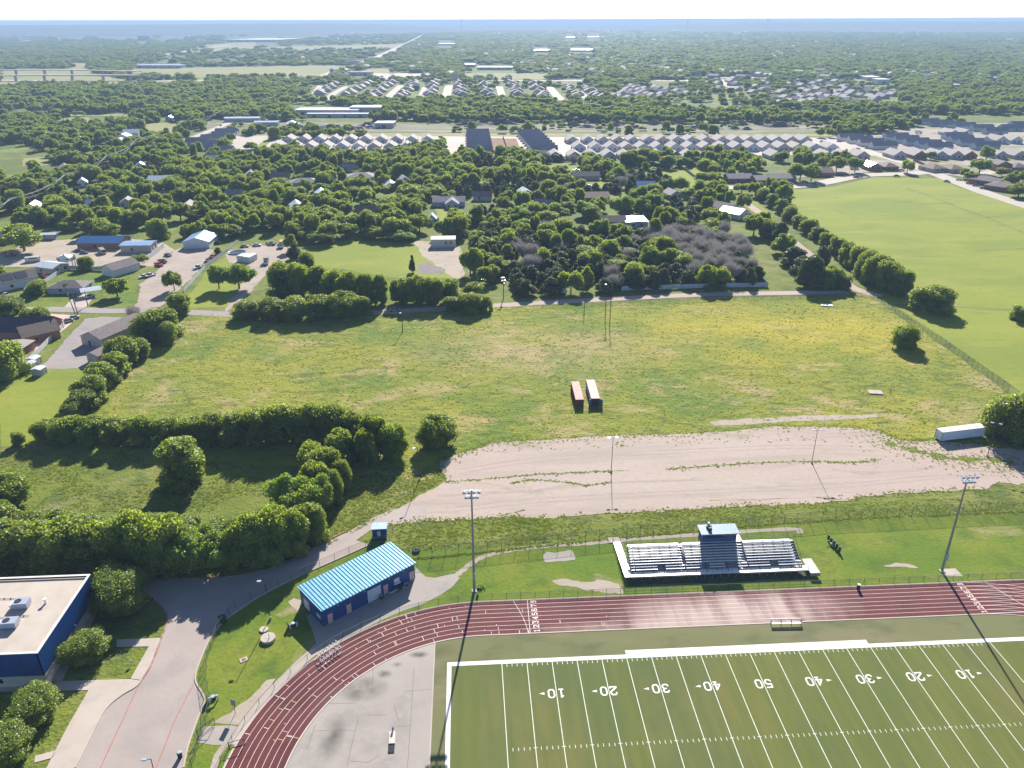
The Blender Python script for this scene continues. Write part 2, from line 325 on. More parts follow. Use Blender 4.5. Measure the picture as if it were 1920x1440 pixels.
TENS = {2: 'twenty', 3: 'thirty', 4: 'forty', 5: 'fifty', 6: 'sixty', 7: 'seventy', 8: 'eighty', 9: 'ninety'}
def od(i):
    if i >= 99: return ('one hundredth' if i == 99 else 'hundred and '+od(i-100))
    if i < 20: return ORD[i]
    a, b = divmod(i+1, 10)
    return (TENS[a][:-1]+'ieth') if b == 0 else TENS[a]+'-'+ORD[b-1]
def inpoly(x, y, poly):
    c = False; j = len(poly)-1
    for i in range(len(poly)):
        xi, yi = poly[i]; xj, yj = poly[j]
        if (yi > y) != (yj > y) and x < (xj-xi)*(y-yi)/(yj-yi)+xi: c = not c
        j = i
    return c

# ================================================================== GROUND
def ring_disc():
    mb = MB(); rs = [0, 400, 1500, 5000, 12000, 20000, 30000]; n = 48; vs = [(0, 0, -.35)]
    for r in rs[1:]:
        for i in range(n): vs.append((r*math.cos(2*math.pi*i/n), r*math.sin(2*math.pi*i/n), -.35))
    fs = [(0, 1+i, 1+(i+1) % n) for i in range(n)]
    for k in range(len(rs)-2):
        b = 1+k*n
        fs += [(b+i, b+n+i, b+n+(i+1) % n, b+(i+1) % n) for i in range(n)]
    return mb.add(vs, fs)
struct('land', ring_disc(), M_base)
# near ground around the school, lot and meadow
sheet('rough_ground', [(-420, -160), (420, -160), (420, 330), (-420, 330)], -.06, M_rough)
sheet('wood_floor', [(-900, 190), (900, 190), (1400, 1900), (-1500, 1900)], -.2, M_wood)
meadow_px = [(170, 775), (290, 640), (340, 590), (440, 588), (700, 590), (930, 575), (1200, 566), (1500, 556), (1630, 552), (1700, 600), (1790, 665), (1890, 730), (1860, 800), (1700, 830), (1400, 830), (900, 850), (800, 900), (620, 880), (400, 870), (170, 860)]
sheet('meadow', px(meadow_px), -.03, M_meadow, (3, 1.0))
sheet('back_lawn', px([(0, 690), (60, 688), (165, 686), (178, 700), (120, 800), (80, 835), (0, 838)]), -.02, M_park, (3, .4))
sheet('school_field', px([(-80, 1500), (340, 1500), (372, 1345), (362, 1275), (380, 1225), (430, 1155), (560, 1080), (690, 1022), (750, 1010), (860, 992), (1200, 975), (1500, 958), (1920, 930), (2100, 925), (2100, 1110), (1700, 1120), (900, 1200), (640, 1440), (600, 1500)]), -.02, M_lawn, (2, .3))
sheet('verge', px([(735, 985), (900, 975), (1200, 962), (1500, 946), (1920, 915), (2100, 905), (2100, 955), (1540, 976), (1200, 1004), (860, 1030), (740, 1030)]), -.012, M_rough, (1.5, .5))
sheet('gravel_lot', px([(735, 984), (800, 976), (880, 974), (960, 970), (1000, 972), (1200, 960), (1300, 956), (1400, 947), (1500, 947), (1620, 932), (1750, 920), (1850, 918), (1875, 903), (1960, 915), (1960, 850), (1850, 835), (1760, 828), (1690, 826), (1640, 806), (1560, 800), (1450, 800), (1320, 812), (1200, 816), (1080, 820), (1000, 827), (925, 828), (890, 842), (850, 855), (822, 868), (835, 900), (770, 943), (720, 968)]), 0.0, M_gravel, (1.2, .55), 3)
sheet('park', px([(1430, 362), (1560, 350), (1640, 332), (1760, 334), (1800, 352), (2100, 440), (2100, 800), (1930, 745), (1640, 550), (1700, 545), (1620, 480), (1500, 400)]), -.015, M_park, (5, .5))
sheet('bare_bank', px([(1330, 792), (1400, 784), (1500, 780), (1640, 776), (1650, 782), (1500, 790), (1340, 798)]), -.01, M_dirt, (1.5, .5))
for i, pl in enumerate(([(1330, 902), (1300, 880), (1430, 872), (1460, 876)],)):
    pass
# grassy strips growing through the lot
def strip(name, L, w, z, m, seed):
    p = smooth(px(L), 10); r = random.Random(seed); ws = [w*(.6+.35*math.sin(i*.9)+.25*math.sin(i*2.3))*(1 if i not in (0, len(p)-1) else .1) for i in range(len(p))]
    return struct(name, MB().ribbon(p, ws, z), m)
strip('grass_strip', [(832, 904), (900, 899), (1000, 890), (1080, 886), (1148, 883), (1180, 882)], .45, .012, M_rough, 1)
strip('grass_strip', [(1250, 880), (1330, 874), (1420, 868), (1525, 865), (1590, 868), (1650, 862)], .6, .012, M_rough, 2)
strip('grass_strip', [(962, 906), (1000, 900), (1060, 904), (1100, 910), (1146, 904)], .55, .012, M_rough, 3)
strip('grass_strip', [(1530, 933), (1570, 936), (1620, 947)], .5, .012, M_rough, 4)
strip('grass_strip', [(1330, 938), (1400, 937), (1480, 934)], .25, .012, M_rough, 5)
strip('grass_strip', [(938, 967), (985, 956)], .6, .012, M_rough, 6)
strip('grass_strip', [(1660, 830), (1720, 846), (1790, 860), (1870, 862), (1900, 870)], 3.5, .012, M_rough, 7)
strip('grass_strip', [(1868, 905), (1900, 915), (1940, 905)], 2.5, .014, M_rough, 8)

# ------------------------------------------------ school drive, walks
road = [(-30, 1090), (120, 1088), (200, 1088), (290, 1087), (400, 1085), (470, 1077), (540, 1055), (600, 1022), (650, 998), (700, 970), (735, 955), (800, 945), (800, 977), (737, 984), (700, 990), (668, 1013), (694, 1021), (650, 1041), (600, 1063), (560, 1081), (500, 1111), (460, 1136), (420, 1165), (395, 1197), (379, 1230), (366, 1272), (379, 1299), (384, 1316), (371, 1348), (352, 1402), (330, 1480), (125, 1480), (141, 1440), (168, 1386), (190, 1342), (206, 1321), (230, 1302), (254, 1288), (266, 1275), (283, 1248), (303, 1196), (314, 1165), (312, 1148), (292, 1127), (270, 1112), (180, 1112), (-30, 1112)]
sheet('school_drive', px(road), .004, M_asph)
walks = [[(-60, 1279), (92, 1278), (116, 1277), (245, 1273), (263, 1276), (252, 1288), (228, 1302), (204, 1321), (188, 1342), (166, 1386), (121, 1480), (60, 1480), (87, 1440), (125, 1365), (166, 1294), (-60, 1298)],
         [(245, 1272), (279, 1212), (218, 1213), (219, 1199), (302, 1196), (281, 1249), (264, 1275)],
         [(91, 1284), (150, 1187), (181, 1140), (187, 1140), (117, 1276), (105, 1279)],
         [(66, 1417), (104, 1407), (98, 1421), (64, 1430)]]
for w_ in walks: sheet('sidewalk', px(w_), .012, M_conc)
sheet('concession_apron', px([(606, 1176), (640, 1156), (779, 1083), (778, 1062), (797, 1081), (815, 1084), (835, 1079), (851, 1076), (862, 1084), (848, 1101), (826, 1116), (793, 1133), (755, 1146), (705, 1167), (660, 1190), (622, 1212), (596, 1230), (582, 1216), (592, 1206), (588, 1190), (575, 1155), (585, 1150)]), .004, M_pad, (1.5, .12))
struct('footpath', MB().ribbon(smooth(px([(592, 1219), (560, 1246), (520, 1286), (480, 1333), (455, 1366), (440, 1396)])), 1.9, .008), M_conc)
sheet('gate_slab', px([(382, 1362), (432, 1360), (466, 1366), (452, 1385), (438, 1396), (400, 1397), (370, 1392)]), .006, M_pad)
struct('footpath', MB().ribbon(rag(smooth(px([(425, 1393), (408, 1415), (398, 1450), (392, 1480)])), 1, .1)[:12], 1.1, .003), M_dirt)
struct('footpath', MB().ribbon(smooth(px([(852, 1082), (868, 1069), (890, 1052), (920, 1039), (962, 1031), (1040, 1022), (1100, 1019), (1160, 1013), (1300, 1003), (1480, 992), (1500, 1000)]), 8), [1.3+.25*math.sin(i*1.7) for i in range(81)], .002), M_dirt)
sheet('bare_patch', px([(1018, 1042), (1025, 1035), (1040, 1037), (1050, 1034), (1072, 1031), (1080, 1044), (1078, 1050), (1022, 1054)]), .003, M_pad, (.8, .15))
sheet('bare_patch', px([(1035, 1090), (1060, 1085), (1090, 1090), (1120, 1086), (1160, 1096), (1168, 1110), (1130, 1113), (1080, 1102)]), -.008, M_dirt, (.8, .5), 4)
sheet('bare_patch', px([(1655, 1061), (1680, 1055), (1705, 1057), (1722, 1064), (1690, 1063)]), -.008, M_dirt, (.8, .3), 5)
sheet('pole_pad', [(93.6, 19.2), (97.6, 19.0), (97.4, 21.6), (93.8, 21.6)], .003, M_conc)
sheet('worn_ground', px([(395, 1355), (430, 1335), (470, 1305), (500, 1275), (515, 1272), (500, 1300), (470, 1340), (450, 1362)]), -.008, M_dirt, (1., .35), 9)
sheet('worn_ground', px([(540, 1128), (552, 1120), (565, 1125), (560, 1150), (552, 1138)]), -.008, M_dirt, (.8, .2), 10)
# wheel ruts and damp bands worn into the lot
for i, (L_, w_) in enumerate((([(850, 951), (890, 947), (1000, 935), (1180, 925), (1400, 915), (1600, 905), (1760, 890)], .5), ([(850, 959), (890, 955), (1000, 943), (1180, 932), (1400, 922), (1600, 912), (1770, 896)], .5), ([(860, 880), (980, 862), (1100, 852), (1300, 842), (1480, 835), (1650, 838)], .6), ([(862, 888), (980, 869), (1100, 858), (1300, 848), (1480, 841), (1650, 844)], .5), ([(820, 930), (900, 925), (1000, 920), (1150, 905), (1320, 900)], 1.2), ([(1560, 880), (1620, 886), (1700, 882), (1780, 872)], 1.6), ([(1300, 948), (1420, 938), (1560, 930)], .4))):
    p_ = smooth(px(L_), 8); struct('wheel_rut', MB().ribbon(p_, [w_*(.35+.65*abs(math.sin(k*.37+i))) for k in range(len(p_))], .008), mat('damp_gravel', (.335, .27, .235), .95, c2=(.40, .32, .27), vscale=.3))
# kerbs
def kerb(name, L, w=.28, h=.14, m=M_conc, sm=True):
    p = px(L); p = smooth(p) if sm else p
    return struct(name, MB().ribbon(p, w, 0, h), m)
kerb('kerb', [(141, 1440), (168, 1386), (190, 1342), (206, 1321), (230, 1302), (254, 1288), (266, 1275)])
kerb('kerb', [(266, 1275), (283, 1248), (303, 1196), (314, 1165), (312, 1148), (292, 1127), (270, 1112)], m=mat('red_kerb', (.30, .07, .06), .8, c2=(.4, .3, .27), vscale=.7))
kerb('kerb', [(344, 1440), (352, 1402), (371, 1348), (384, 1316), (379, 1299), (366, 1272), (379, 1230), (395, 1197), (420, 1165), (460, 1136), (500, 1111), (560, 1081), (600, 1063), (650, 1041), (694, 1021)])
kerb('kerb', [(180, 1086), (290, 1085), (400, 1083), (470, 1075), (540, 1053), (600, 1020), (650, 996)], m=mat('rusty_kerb', (.32, .13, .09), .9, c2=(.35, .27, .22), vscale=.6))
for L in ([(180, 1460), (188, 1440), (217, 1378), (257, 1291), (281, 1252)], [(290, 1446), (299, 1424), (328, 1350), (363, 1283)]):
    struct('fire_lane_line', MB().ribbon(px(L), .16, .010), REDL)

# ------------------------------------------------ running track
TC = (-3.2, -24.4); RI, RO, LN = 32.0, 41.45, 1.18; TR = 94.64
def arc(c, r, a0, a1, n=64): return [(c[0]+r*math.cos(a0+(a1-a0)*i/n), c[1]+r*math.sin(a0+(a1-a0)*i/n)) for i in range(n+1)]
trk = thing('running_track', 'dark red running track curving round the football field', 'running track')
del trk['category']; del trk['label']; trk['kind'] = 'structure'
c2 = (TR, -24.4)
mb = MB()
A = arc(TC, RO, math.pi/2, 1.5*math.pi); B = arc(TC, RI, math.pi/2, 1.5*math.pi)
mb.add([(*p, .016) for p in A]+[(*p, .016) for p in B], [(i, i+1, 66+i, 65+i) for i in range(64)])
A = arc(c2, RO-.01, math.pi/2, -math.pi/2); B = arc(c2, RI, math.pi/2, -math.pi/2)
mb.add([(*p, .012) for p in A]+[(*p, .012) for p in B], [(i, 65+i, 66+i, i+1) for i in range(64)])
mb.add([(-3.2, -24.4+RI, .016), (150, -24.4+RI, .016), (150, -24.4+RO, .016), (-3.2, -24.4+RO, .016)], [(0, 1, 2, 3)])
part(trk, 'track_surface', mb, M_track)
TW = mat('track_line_paint', (.72, .62, .58), .7, var=.1, vscale=1)
for k in range(0, 9):
    r = RI+LN*k; m_ = MB()
    pts = arc(TC, r, 1.5*math.pi, math.pi/2)+[(30, -24.4+r), (70, -24.4+r), (150, -24.4+r)]
    part(trk, 'lane_line', m_.ribbon(pts, .075 if 0 < k < 8 else .14, .021), TW)
    if k: part(trk, 'lane_line', MB().ribbon(arc(c2, r, math.pi/2, .1), .075, .0185+.0), TW)
part(trk, 'kerb_edge', MB().ribbon(arc(TC, RO+.12, 1.5*math.pi, math.pi/2)+[(150, -24.4+RO+.12)], .22, 0, .06), M_conc)
part(trk, 'kerb_edge', MB().ribbon(arc(TC, RI-.12, 1.5*math.pi, math.pi/2)+[(94.6, -24.4+RI-.12)]+arc(c2, RI-.12, math.pi/2, 0), .18, 0, .06), M_conc)
# digits as strokes
DIG = {'0': [[(.15, .0), (.45, .0), (.6, .2), (.6, .8), (.45, 1), (.15, 1), (0, .8), (0, .2), (.15, 0)]],
 '1': [[(.1, .0), (.5, .0)], [(.3, 0), (.3, 1), (.12, .85)]],
 '2': [[(0, .75), (.12, 1), (.48, 1), (.6, .8), (.6, .62), (0, .1), (0, 0), (.6, 0), (.6, .14)]],
 '3': [[(0, .82), (.15, 1), (.45, 1), (.58, .8), (.45, .55), (.25, .52)], [(.45, .55), (.6, .3), (.5, .05), (.3, 0), (.1, .03), (0, .2)]],
 '4': [[(.45, 0), (.45, 1), (0, .32), (.62, .32)], [(.3, 0), (.6, 0)]],
 '5': [[(.58, 1), (.05, 1), (.02, .55), (.4, .6), (.6, .4), (.55, .1), (.35, 0), (.1, .03), (0, .2)]],
 '6': [[(.58, .85), (.42, 1), (.15, 1), (0, .75), (0, .2), (.15, 0), (.45, 0), (.6, .2), (.58, .42), (.42, .56), (.02, .48)]],
 '7': [[(0, .85), (0, 1), (.6, 1), (.25, 0)]],
 '8': [[(.15, .55), (.03, .75), (.15, 1), (.45, 1), (.57, .75), (.45, .55), (.15, .55), (0, .28), (.15, 0), (.45, 0), (.6, .28), (.45, .55)]]}
def digit(mb, ch, ox, oy, ux, uy, h, w, z, wr=1.):
    """ox,oy = lower-left; ux = reading direction, uy = glyph up"""
    k = 0
    for st in DIG[ch]:
        for a, b in zip(st[:-1], st[1:]):
            q = [(ox+ux[0]*p[0]*h*wr+uy[0]*p[1]*h, oy+ux[1]*p[0]*h*wr+uy[1]*p[1]*h) for p in (a, b)]
            d = Vector((q[1][0]-q[0][0], q[1][1]-q[0][1])).normalized()*w*.35
            mb.ribbon([(q[0][0]-d.x, q[0][1]-d.y), (q[1][0]+d.x, q[1][1]+d.y)], w, z+k*.0006); k += 1
for x0 in (6.55, 94.9):
    for k in range(8):
        mb = MB(); digit(mb, str(k+1), x0+1.0, -24.4+RI+LN*k+.28, (0, 1), (-1, 0), 1.0, .17, .023)
        part(trk, 'lane_number', mb, TW)
part(trk, 'start_line', MB().ribbon([(5.75, 7.6), (5.9, 17.05)], .1, .024), TW)
part(trk, 'start_line', MB().ribbon(smooth([(5.4, 7.6), (5.1, 10), (4.4, 13), (3.1, 16.9)]), .08, .026), TW)
part(trk, 'start_line', MB().ribbon([(95.9, 7.6), (96.0, 17.05)], .14, .024), mat('orange_paint', (.65, .35, .15), .7))
part(trk, 'start_line', MB().ribbon([(105.2, 7.6), (100.9, 17.05)], .1, .025), TW)
for nm, m_, seed, n in (('stagger_mark', TW, 3, 34), ('stagger_mark', YEL, 5, 22), ('stagger_mark', BLUEP, 9, 26)):
    r = random.Random(seed); mb = MB()
    for i in range(n):
        k = r.randrange(0, 8); rr = RI+LN*k
        if r.random() < .75:
            a = r.uniform(1.65, 2.9); c, s_ = math.cos(a), math.sin(a); L = r.choice((.5, .9, 1.1))
            mb.ribbon([(TC[0]+(rr+.05)*c, TC[1]+(rr+.05)*s_), (TC[0]+(rr+L)*c, TC[1]+(rr+L)*s_)], .1, .0235)
        else:
            x = r.uniform(-3, 22); mb.ribbon([(x, -24.4+rr+.05), (x, -24.4+rr+r.choice((.4, .9)))], .1, .0235)
    o = part(trk, nm, mb, m_); o['kind'] = 'stuff'
# ------------------------------------------------ football field
sheet('infield_turf', [(-12.2, 7.3)]+[(94, 7.3)]+arc(c2, RI-.25, math.pi/2, -math.pi/2, 24)+[(-3.2, -24.4-RI+.3), (-12.2, -55)], .004, M_infield)
D = sheet('throwing_pad', [p for p in arc(TC, RI-.25, math.pi/2+.29, math.pi+.9, 40)]+[(-12.35, -50)], .010, M_pad)
struct('pad_edging', MB().ribbon([(-12.3, 6.2), (-12.3, -50)], .22, 0, .07), M_conc)
# joints and cracks of the slab
cr = MB(); r = random.Random(4)
for L in ([(688, 1340), (726, 1341)], [(745, 1362), (772, 1360)], [(740, 1320), (746, 1352)], [(672, 1343), (650, 1440)], [(776, 1250), (764, 1440)], [(590, 1370), (664, 1369)], [(655, 1428), (690, 1430)], [(690, 1430), (710, 1416)], [(592, 1360), (575, 1405)], [(757, 1296), (808, 1292)], [(600, 1320), (668, 1318)], [(700, 1250), (697, 1300)]):
    cr.ribbon(smooth([(x+r.uniform(-.1, .1), y+r.uniform(-.1, .1)) for x, y in [G(*L[0]), tuple((np.array(G(*L[0]))+np.array(G(*L[1])))/2), G(*L[1])]]), .07, .0125)
o = struct('slab_cracks', cr, mat('crack', (.15, .13, .10), .95)); o['kind'] = 'stuff'
fld = bpy.data.objects.new('football_field', None); link(fld); fld['kind'] = 'structure'
YD = .9144; W = 48.77
part(fld, 'playing_surface', MB().add([(-9.1, -W, .012), (100.6, -W, .012), (100.6, 0, .012), (-9.1, 0, .012)], [(0, 1, 2, 3)]), M_field)
BW = mat('border_paint', (.74, .73, .68), .75, var=.05, vscale=1)
part(fld, 'border_line', MB().add([(-9.9, .95, .017), (-9.9, -W, .017), (-9.12, -W, .017), (-9.12, 0, .017), (101, 0, .017), (101, .95, .017)], [(0, 1, 2, 3, 4, 5)]), BW)
part(fld, 'border_line', MB().add([(22.9, .95, .017), (68.6, .95, .017), (68.6, 2.0, .017), (22.9, 2.0, .017)], [(0, 1, 2, 3)]), BW)
for i in range(21):
    part(fld, 'yard_line', MB().ribbon([(i*5*YD, -W), (i*5*YD, -.02)], .13, .018), LINEW)
for i in range(1, 20):
    part(fld, 'hash_mark', MB().ribbon([(i*5*YD-.32, -18.5), (i*5*YD+.32, -18.5)], .13, .0215), LINEW)
tk = MB()
for i in range(100):
    if i % 5 == 0: continue
    tk.ribbon([(i*YD, -.75), (i*YD, -.12)], .1, .0185); tk.ribbon([(i*YD, -18.95), (i*YD, -18.3)], .1, .0185); tk.ribbon([(i*YD, -30.6), (i*YD, -29.95)], .1, .0185)
o = part(fld, 'yard_ticks', tk, LINEW); o['kind'] = 'stuff'
for i, s in ((10, '10'), (20, '20'), (30, '30'), (40, '40'), (50, '50'), (60, '40'), (70, '30'), (80, '20'), (90, '10')):
    x = i*YD
    for k, ch in enumerate(s):
        mb = MB(); ox = x+.35+.98 if k == 0 else x-.38
        digit(mb, ch, ox, -6.6, (-1, 0), (0, -1), 1.75, .27, .022, .95)
        part(fld, 'yard_number', mb, WHITE)
    if i != 50:
        s_ = -1 if i < 50 else 1; ax = x+s_*(2.1 if i < 50 else 2.2)
        part(fld, 'arrow_mark', MB().add([(ax, -7.1, .022), (ax, -7.65, .022), (ax+s_*.95, -7.38, .022)], [(0, 1, 2) if s_ < 0 else (0, 2, 1)]), WHITE)

# ================================================================== NEAR BUILDINGS AND OBJECTS
# concession building: local x along the front (towards the right), local y back
ang = math.atan2(25.25-11.83, -17.04+33.82); BL, BD = 21.49, 8.8
cb = thing('concession_building', 'long blue metal building with turquoise ribbed roof beside the running track', 'building', (-33.82, 11.83), ang)
part(cb, 'wall', MB().profx([(0, 0), (BD, 0), (BD, 4.15), (0, 3.95)], 0, BL), BLUE)
rf = part(cb, 'roof', MB().profx([(-.35, 3.98), (BD+.3, 4.22), (BD+.3, 4.34), (-.35, 4.10)], -.3, BL+.3), ROOFC)
sm = MB().profx([(-.36, 4.10), (BD+.3, 4.345), (BD+.3, 4.44), (-.36, 4.20)], -.05, .05).mesh('roof_seam', RIB)
for i in range(30):
    o = part(rf, 'roof_seam', sm, RIB); o.location = (.1+i*.735, 0, 0)
part(cb, 'gutter', MB().box(BL/2, -.4, 3.92, BL+.7, .12, .16), RIB)
dm = MB().box(0, -.04, .05, 1.05, .1, 2.15).mesh('door', PINKD)
for x in (1.55, 5.7, 14.3, 20.7):
    o = part(cb, 'door', dm, PINKD); o.location = (x, 0, 0)
    part(o, 'handle', MB().box(.38, -.12, 1.0, .1, .06, .1), STEELD)
gd = part(cb, 'garage_door', MB().box(11.6, -.05, .05, 3.1, .12, 2.9), GREYD)
for k in range(1, 4): part(gd, 'panel_joint', MB().box(11.6, -.12, .05+k*.72, 3.0, .02, .04), STEEL)
part(cb, 'service_window', MB().box(17.0, -.05, 1.5, 1.3, .1, 1.0), GREYD); part(cb, 'service_shelf', MB().box(17.0, -.25, 1.3, 1.6, .5, .08), ALU)
for x in (3.4, 9.4, 15.3, 18.7): part(cb, 'wall_lamp', MB().box(x, -.12, 3.3, .3, .25, .18), LAMP)
part(cb, 'side_door', MB().box(-.05, 6.2, .4, .1, 2.0, 2.2), WALLW); part(cb, 'side_window', MB().box(-.05, 1.6, 1.2, .1, 1.4, .8), GREYD)
def onb(x, y): return (-33.82+x*math.cos(ang)-y*math.sin(ang), 11.83+x*math.sin(ang)+y*math.cos(ang))
def bench_simple(name, label, xy, rot, L=1.9):
    t = thing(name, label, 'bench', xy, rot)
    part(t, 'seat', MB().box(0, 0, .43, L, .32, .05), ALU)
    for s in (-1, 1): part(t, 'leg', MB().box(s*L*.36, 0, 0, .08, .3, .43), STEELD)
bench_simple('bench', 'short white bench by the middle pink door of the blue building', onb(15.5, -1.0), ang)
t = thing('trash_can', 'dark round bin in front of the blue building garage door', 'bin', onb(12.8, -.7)); mb = MB(); mb.tube((0, 0, 0), (0, 0, .9), .38, .42, 12)
part(t, 'body', mb, STEELD); part(t, 'rim', MB().tube((0, 0, .88), (0, 0, .96), .46, .46, 12), STEEL)
t = thing('cart', 'small cart with a yellow wheel under the service window', 'cart', onb(17.2, -.9), ang)
part(t, 'tray', MB().box(0, 0, .5, 1.1, .6, .3), STEELD); part(t, 'wheel', MB().tube((.7, -.3, .28), (.7, .3, .28), .28, .28, 12), mat('yellow_wheel', (.5, .35, .06), .6)); part(t, 'handle', MB().tube((-.5, 0, .7), (-1, 0, 1), .04), STEELD)
for s in (-1, 1): part(t, 'leg', MB().box(-.4, s*.25, 0, .06, .06, .5), STEELD)
t = thing('trash_can', 'grey low bin by the rightmost door of the blue building', 'bin', onb(18.7, -.6), ang)
part(t, 'body', MB().box(0, 0, 0, .9, .5, .55), STEELD); part(t, 'lid', MB().box(0, 0, .55, 1, .6, .08), LAMP)
# blue shed
t = thing('blue_shed', 'small dark blue shed with pale metal roof beside the school drive', 'shed', G(712, 1011), .03)
part(t, 'wall', MB().profx([(0, 0), (2.6, 0), (2.6, 2.5), (0, 2.75)], -1.55, 1.55), BLUE)
rr = part(t, 'roof', MB().profx([(-.25, 2.78), (2.8, 2.52), (2.8, 2.62), (-.25, 2.88)], -1.75, 1.75), BLUR)
for i in range(8): part(rr, 'roof_seam', MB().profx([(-.25, 2.885), (2.8, 2.625), (2.8, 2.67), (-.25, 2.93)], -1.6+i*.455, -1.56+i*.455), RIB)
part(t, 'door', MB().box(.0, -.04, .05, 1.0, .1, 2.1), BLUG)
part(t, 'sign', MB().box(-.1, -.1, .9, .75, .04, 1.3), WALLW, label='small pale notice on the door')
part(t, 'sill', MB().box(0, -.25, 0, 3.3, .5, .08), DARK)

# school building
sx, sy0, sy1 = -79.88, -.17, 20.05
sb = thing('school_building', 'low school building with blue metal fascia and flat pale roof', 'building', (sx, sy0))
LW = 60
part(sb, 'wall', MB().box(-LW/2, (sy1-sy0)/2, 0, LW, sy1-sy0, 2.7), CREAM)
part(sb, 'fascia_panel', MB().box(-LW/2, -.25, 2.7, LW+.5, .5, 5.0), BLUE)
fp = part(sb, 'fascia_panel', MB().box(.13, (sy1-sy0)/2, 2.7, .26, sy1-sy0+1, 5.0), BLUE)
rbm = MB().box(0, 0, 2.75, .07, .09, 4.9).mesh('fascia_rib', mat('fascia_rib_blue', (.015, .10, .30), .5))
for i in range(62):
    o = part(fp, 'fascia_rib', rbm, BLUE); o.location = (.29, -.3+i*.34, 0)
rm = part(sb, 'roof', MB().box(-LW/2-.1, (sy1-sy0)/2, 6.9, LW, sy1-sy0+.3, .45), ROOFW)
part(sb, 'parapet_cap', MB().box(.1, (sy1-sy0)/2, 7.705, .45, sy1-sy0+1.1, .1), TRIMW)
part(sb, 'parapet_cap', MB().box(-LW/2-.15, -.3, 7.7, LW, .45, .1), TRIMW)
part(sb, 'parapet_cap', MB().box(-LW/2-.15, sy1-sy0+.35, 7.7, LW, .45, .1), TRIMW)
part(sb, 'fascia_trim', MB().box(.3, (sy1-sy0)/2, 2.58, .12, sy1-sy0+1, .14), mat('rusty_trim', (.42, .28, .2), .8))
part(sb, 'wall_lamp', MB().box(.45, 11.5, 3.1, .25, .3, .2), LAMP); part(sb, 'wall_lamp', MB().box(.45, 19.0, 3.1, .25, .3, .2), LAMP)
dd = part(sb, 'door', MB().box(.03, 9.4, .0, .1, 1.9, 2.2), mat('brown_door', (.16, .10, .08), .5)); part(dd, 'pane', MB().box(.1, 9.4, .9, .04, 1.5, 1.1), GLASSD)
for x in (-8.6,):
    w_ = part(sb, 'window', MB().box(x, -.03, .8, 2.8, .1, 1.2), TRIMW)
    for k in (-1, 0, 1): part(w_, 'pane', MB().box(x+k*.88, -.1, .9, .8, .05, 1.0), GLASSD)
for (a, b, lb) in ((155/3.693, 1050+318/3.693, 'white rooftop unit nearer the school roof middle'), (75/3.693, 1050+452/3.693, 'white rooftop unit nearer the left edge of the school roof')):
    x, y = G(a, b, 7.5); t = thing('air_conditioner', lb, 'air conditioner', (x, y, 7.35), .05)
    part(t, 'housing', MB().box(0, 0, .25, 2.6, 1.9, 1.1), LAMP); part(t, 'curb', MB().box(0, 0, 0, 2.2, 1.5, .25), STEEL)
    part(t, 'fan_grille', MB().tube((-.5, 0, 1.35), (-.5, 0, 1.42), .6, .6, 14), DARK); part(t, 'hood', MB().box(-1.55, 0, .5, .6, 1.5, .5), WALLW)
x, y = G(316/3.693, 1050+295/3.693, 7.5)
t = thing('roof_vent', 'small white vent beside the rooftop units on the school', 'vent', (x, y, 7.35)); part(t, 'stack', MB().tube((0, 0, 0), (0, 0, .9), .22), ALU); part(t, 'cap', MB().tube((0, 0, .9), (0, 0, 1.05), .38), ALU)
for a0, a1 in (((0, 269), (150, 267)), ((0, 400), (205, 385))):
    p = G(a0[0]/3.693, 1050+a0[1]/3.693, 7.4); q = G(a1[0]/3.693, 1050+a1[1]/3.693, 7.4)
    t = thing('roof_pipe', 'thin pipe run across the school roof, '+('farther' if a0[1] < 300 else 'nearer')+' of the two', 'pipe', (*p, 7.38)); mb = MB().tube((0, 0, .12), (q[0]-p[0], q[1]-p[1], .12), .05); part(t, 'pipe', mb, STEEL)
    for f_ in (.2, .5, .8): part(t, 'support', MB().box((q[0]-p[0])*f_, (q[1]-p[1])*f_, 0, .2, .3, .12), STEELD)

# grandstand
gs = thing('grandstand', 'aluminium bleacher grandstand facing the football field', 'grandstand', (26.5, 21.5))
part(gs, 'front_deck', MB().box(19.4, .75, 1.1, 38.8, 1.5, .1), ALU)
part(gs, 'fascia', MB().box(19.4, -.02, 1.02, 38.8, .06, .16), STEEL)
part(gs, 'ramp', MB().profx([(.0, 1.1), (13.5, .05), (13.5, .15), (.0, 1.2)], 0., 1.55), ALU)
part(gs, 'ramp_landing', MB().box(.3, 14.4, 0, 2.4, 2.0, .12), M_conc)
part(gs, 'side_platform', MB().box(39.9, 1.35, 1.1, 2.1, 4.9, .1), mat('weathered_deck', (.50, .46, .42), .6))
part(gs, 'platform_skirt', MB().box(39.9, -1.13, .45, 2.1, .06, .7), STEEL)
NR = 10; y0r, dyr, z0r, dzr = 1.55, .575, 1.62, .272
sm = {}
def plank(x0, x1, i, w=.34):
    k = (round(x1-x0, 2), w)
    if k not in sm: sm[k] = MB().box((x1-x0)/2, 0, 0, x1-x0, w, .06).mesh('seat', ALU)
    o = part(gs, 'seat', sm[k], ALU); o.location = (x0, y0r+.15+i*dyr, z0r+i*dzr)
aisle = [(1.1, 1.75), (12.3, 13.6), (17.2, 17.6), (24.9, 26.6), (36.9, 37.8)]
TRD = mat('grey_footboard', (.29, .29, .31), .5, metal=.2, var=.1, vscale=2)
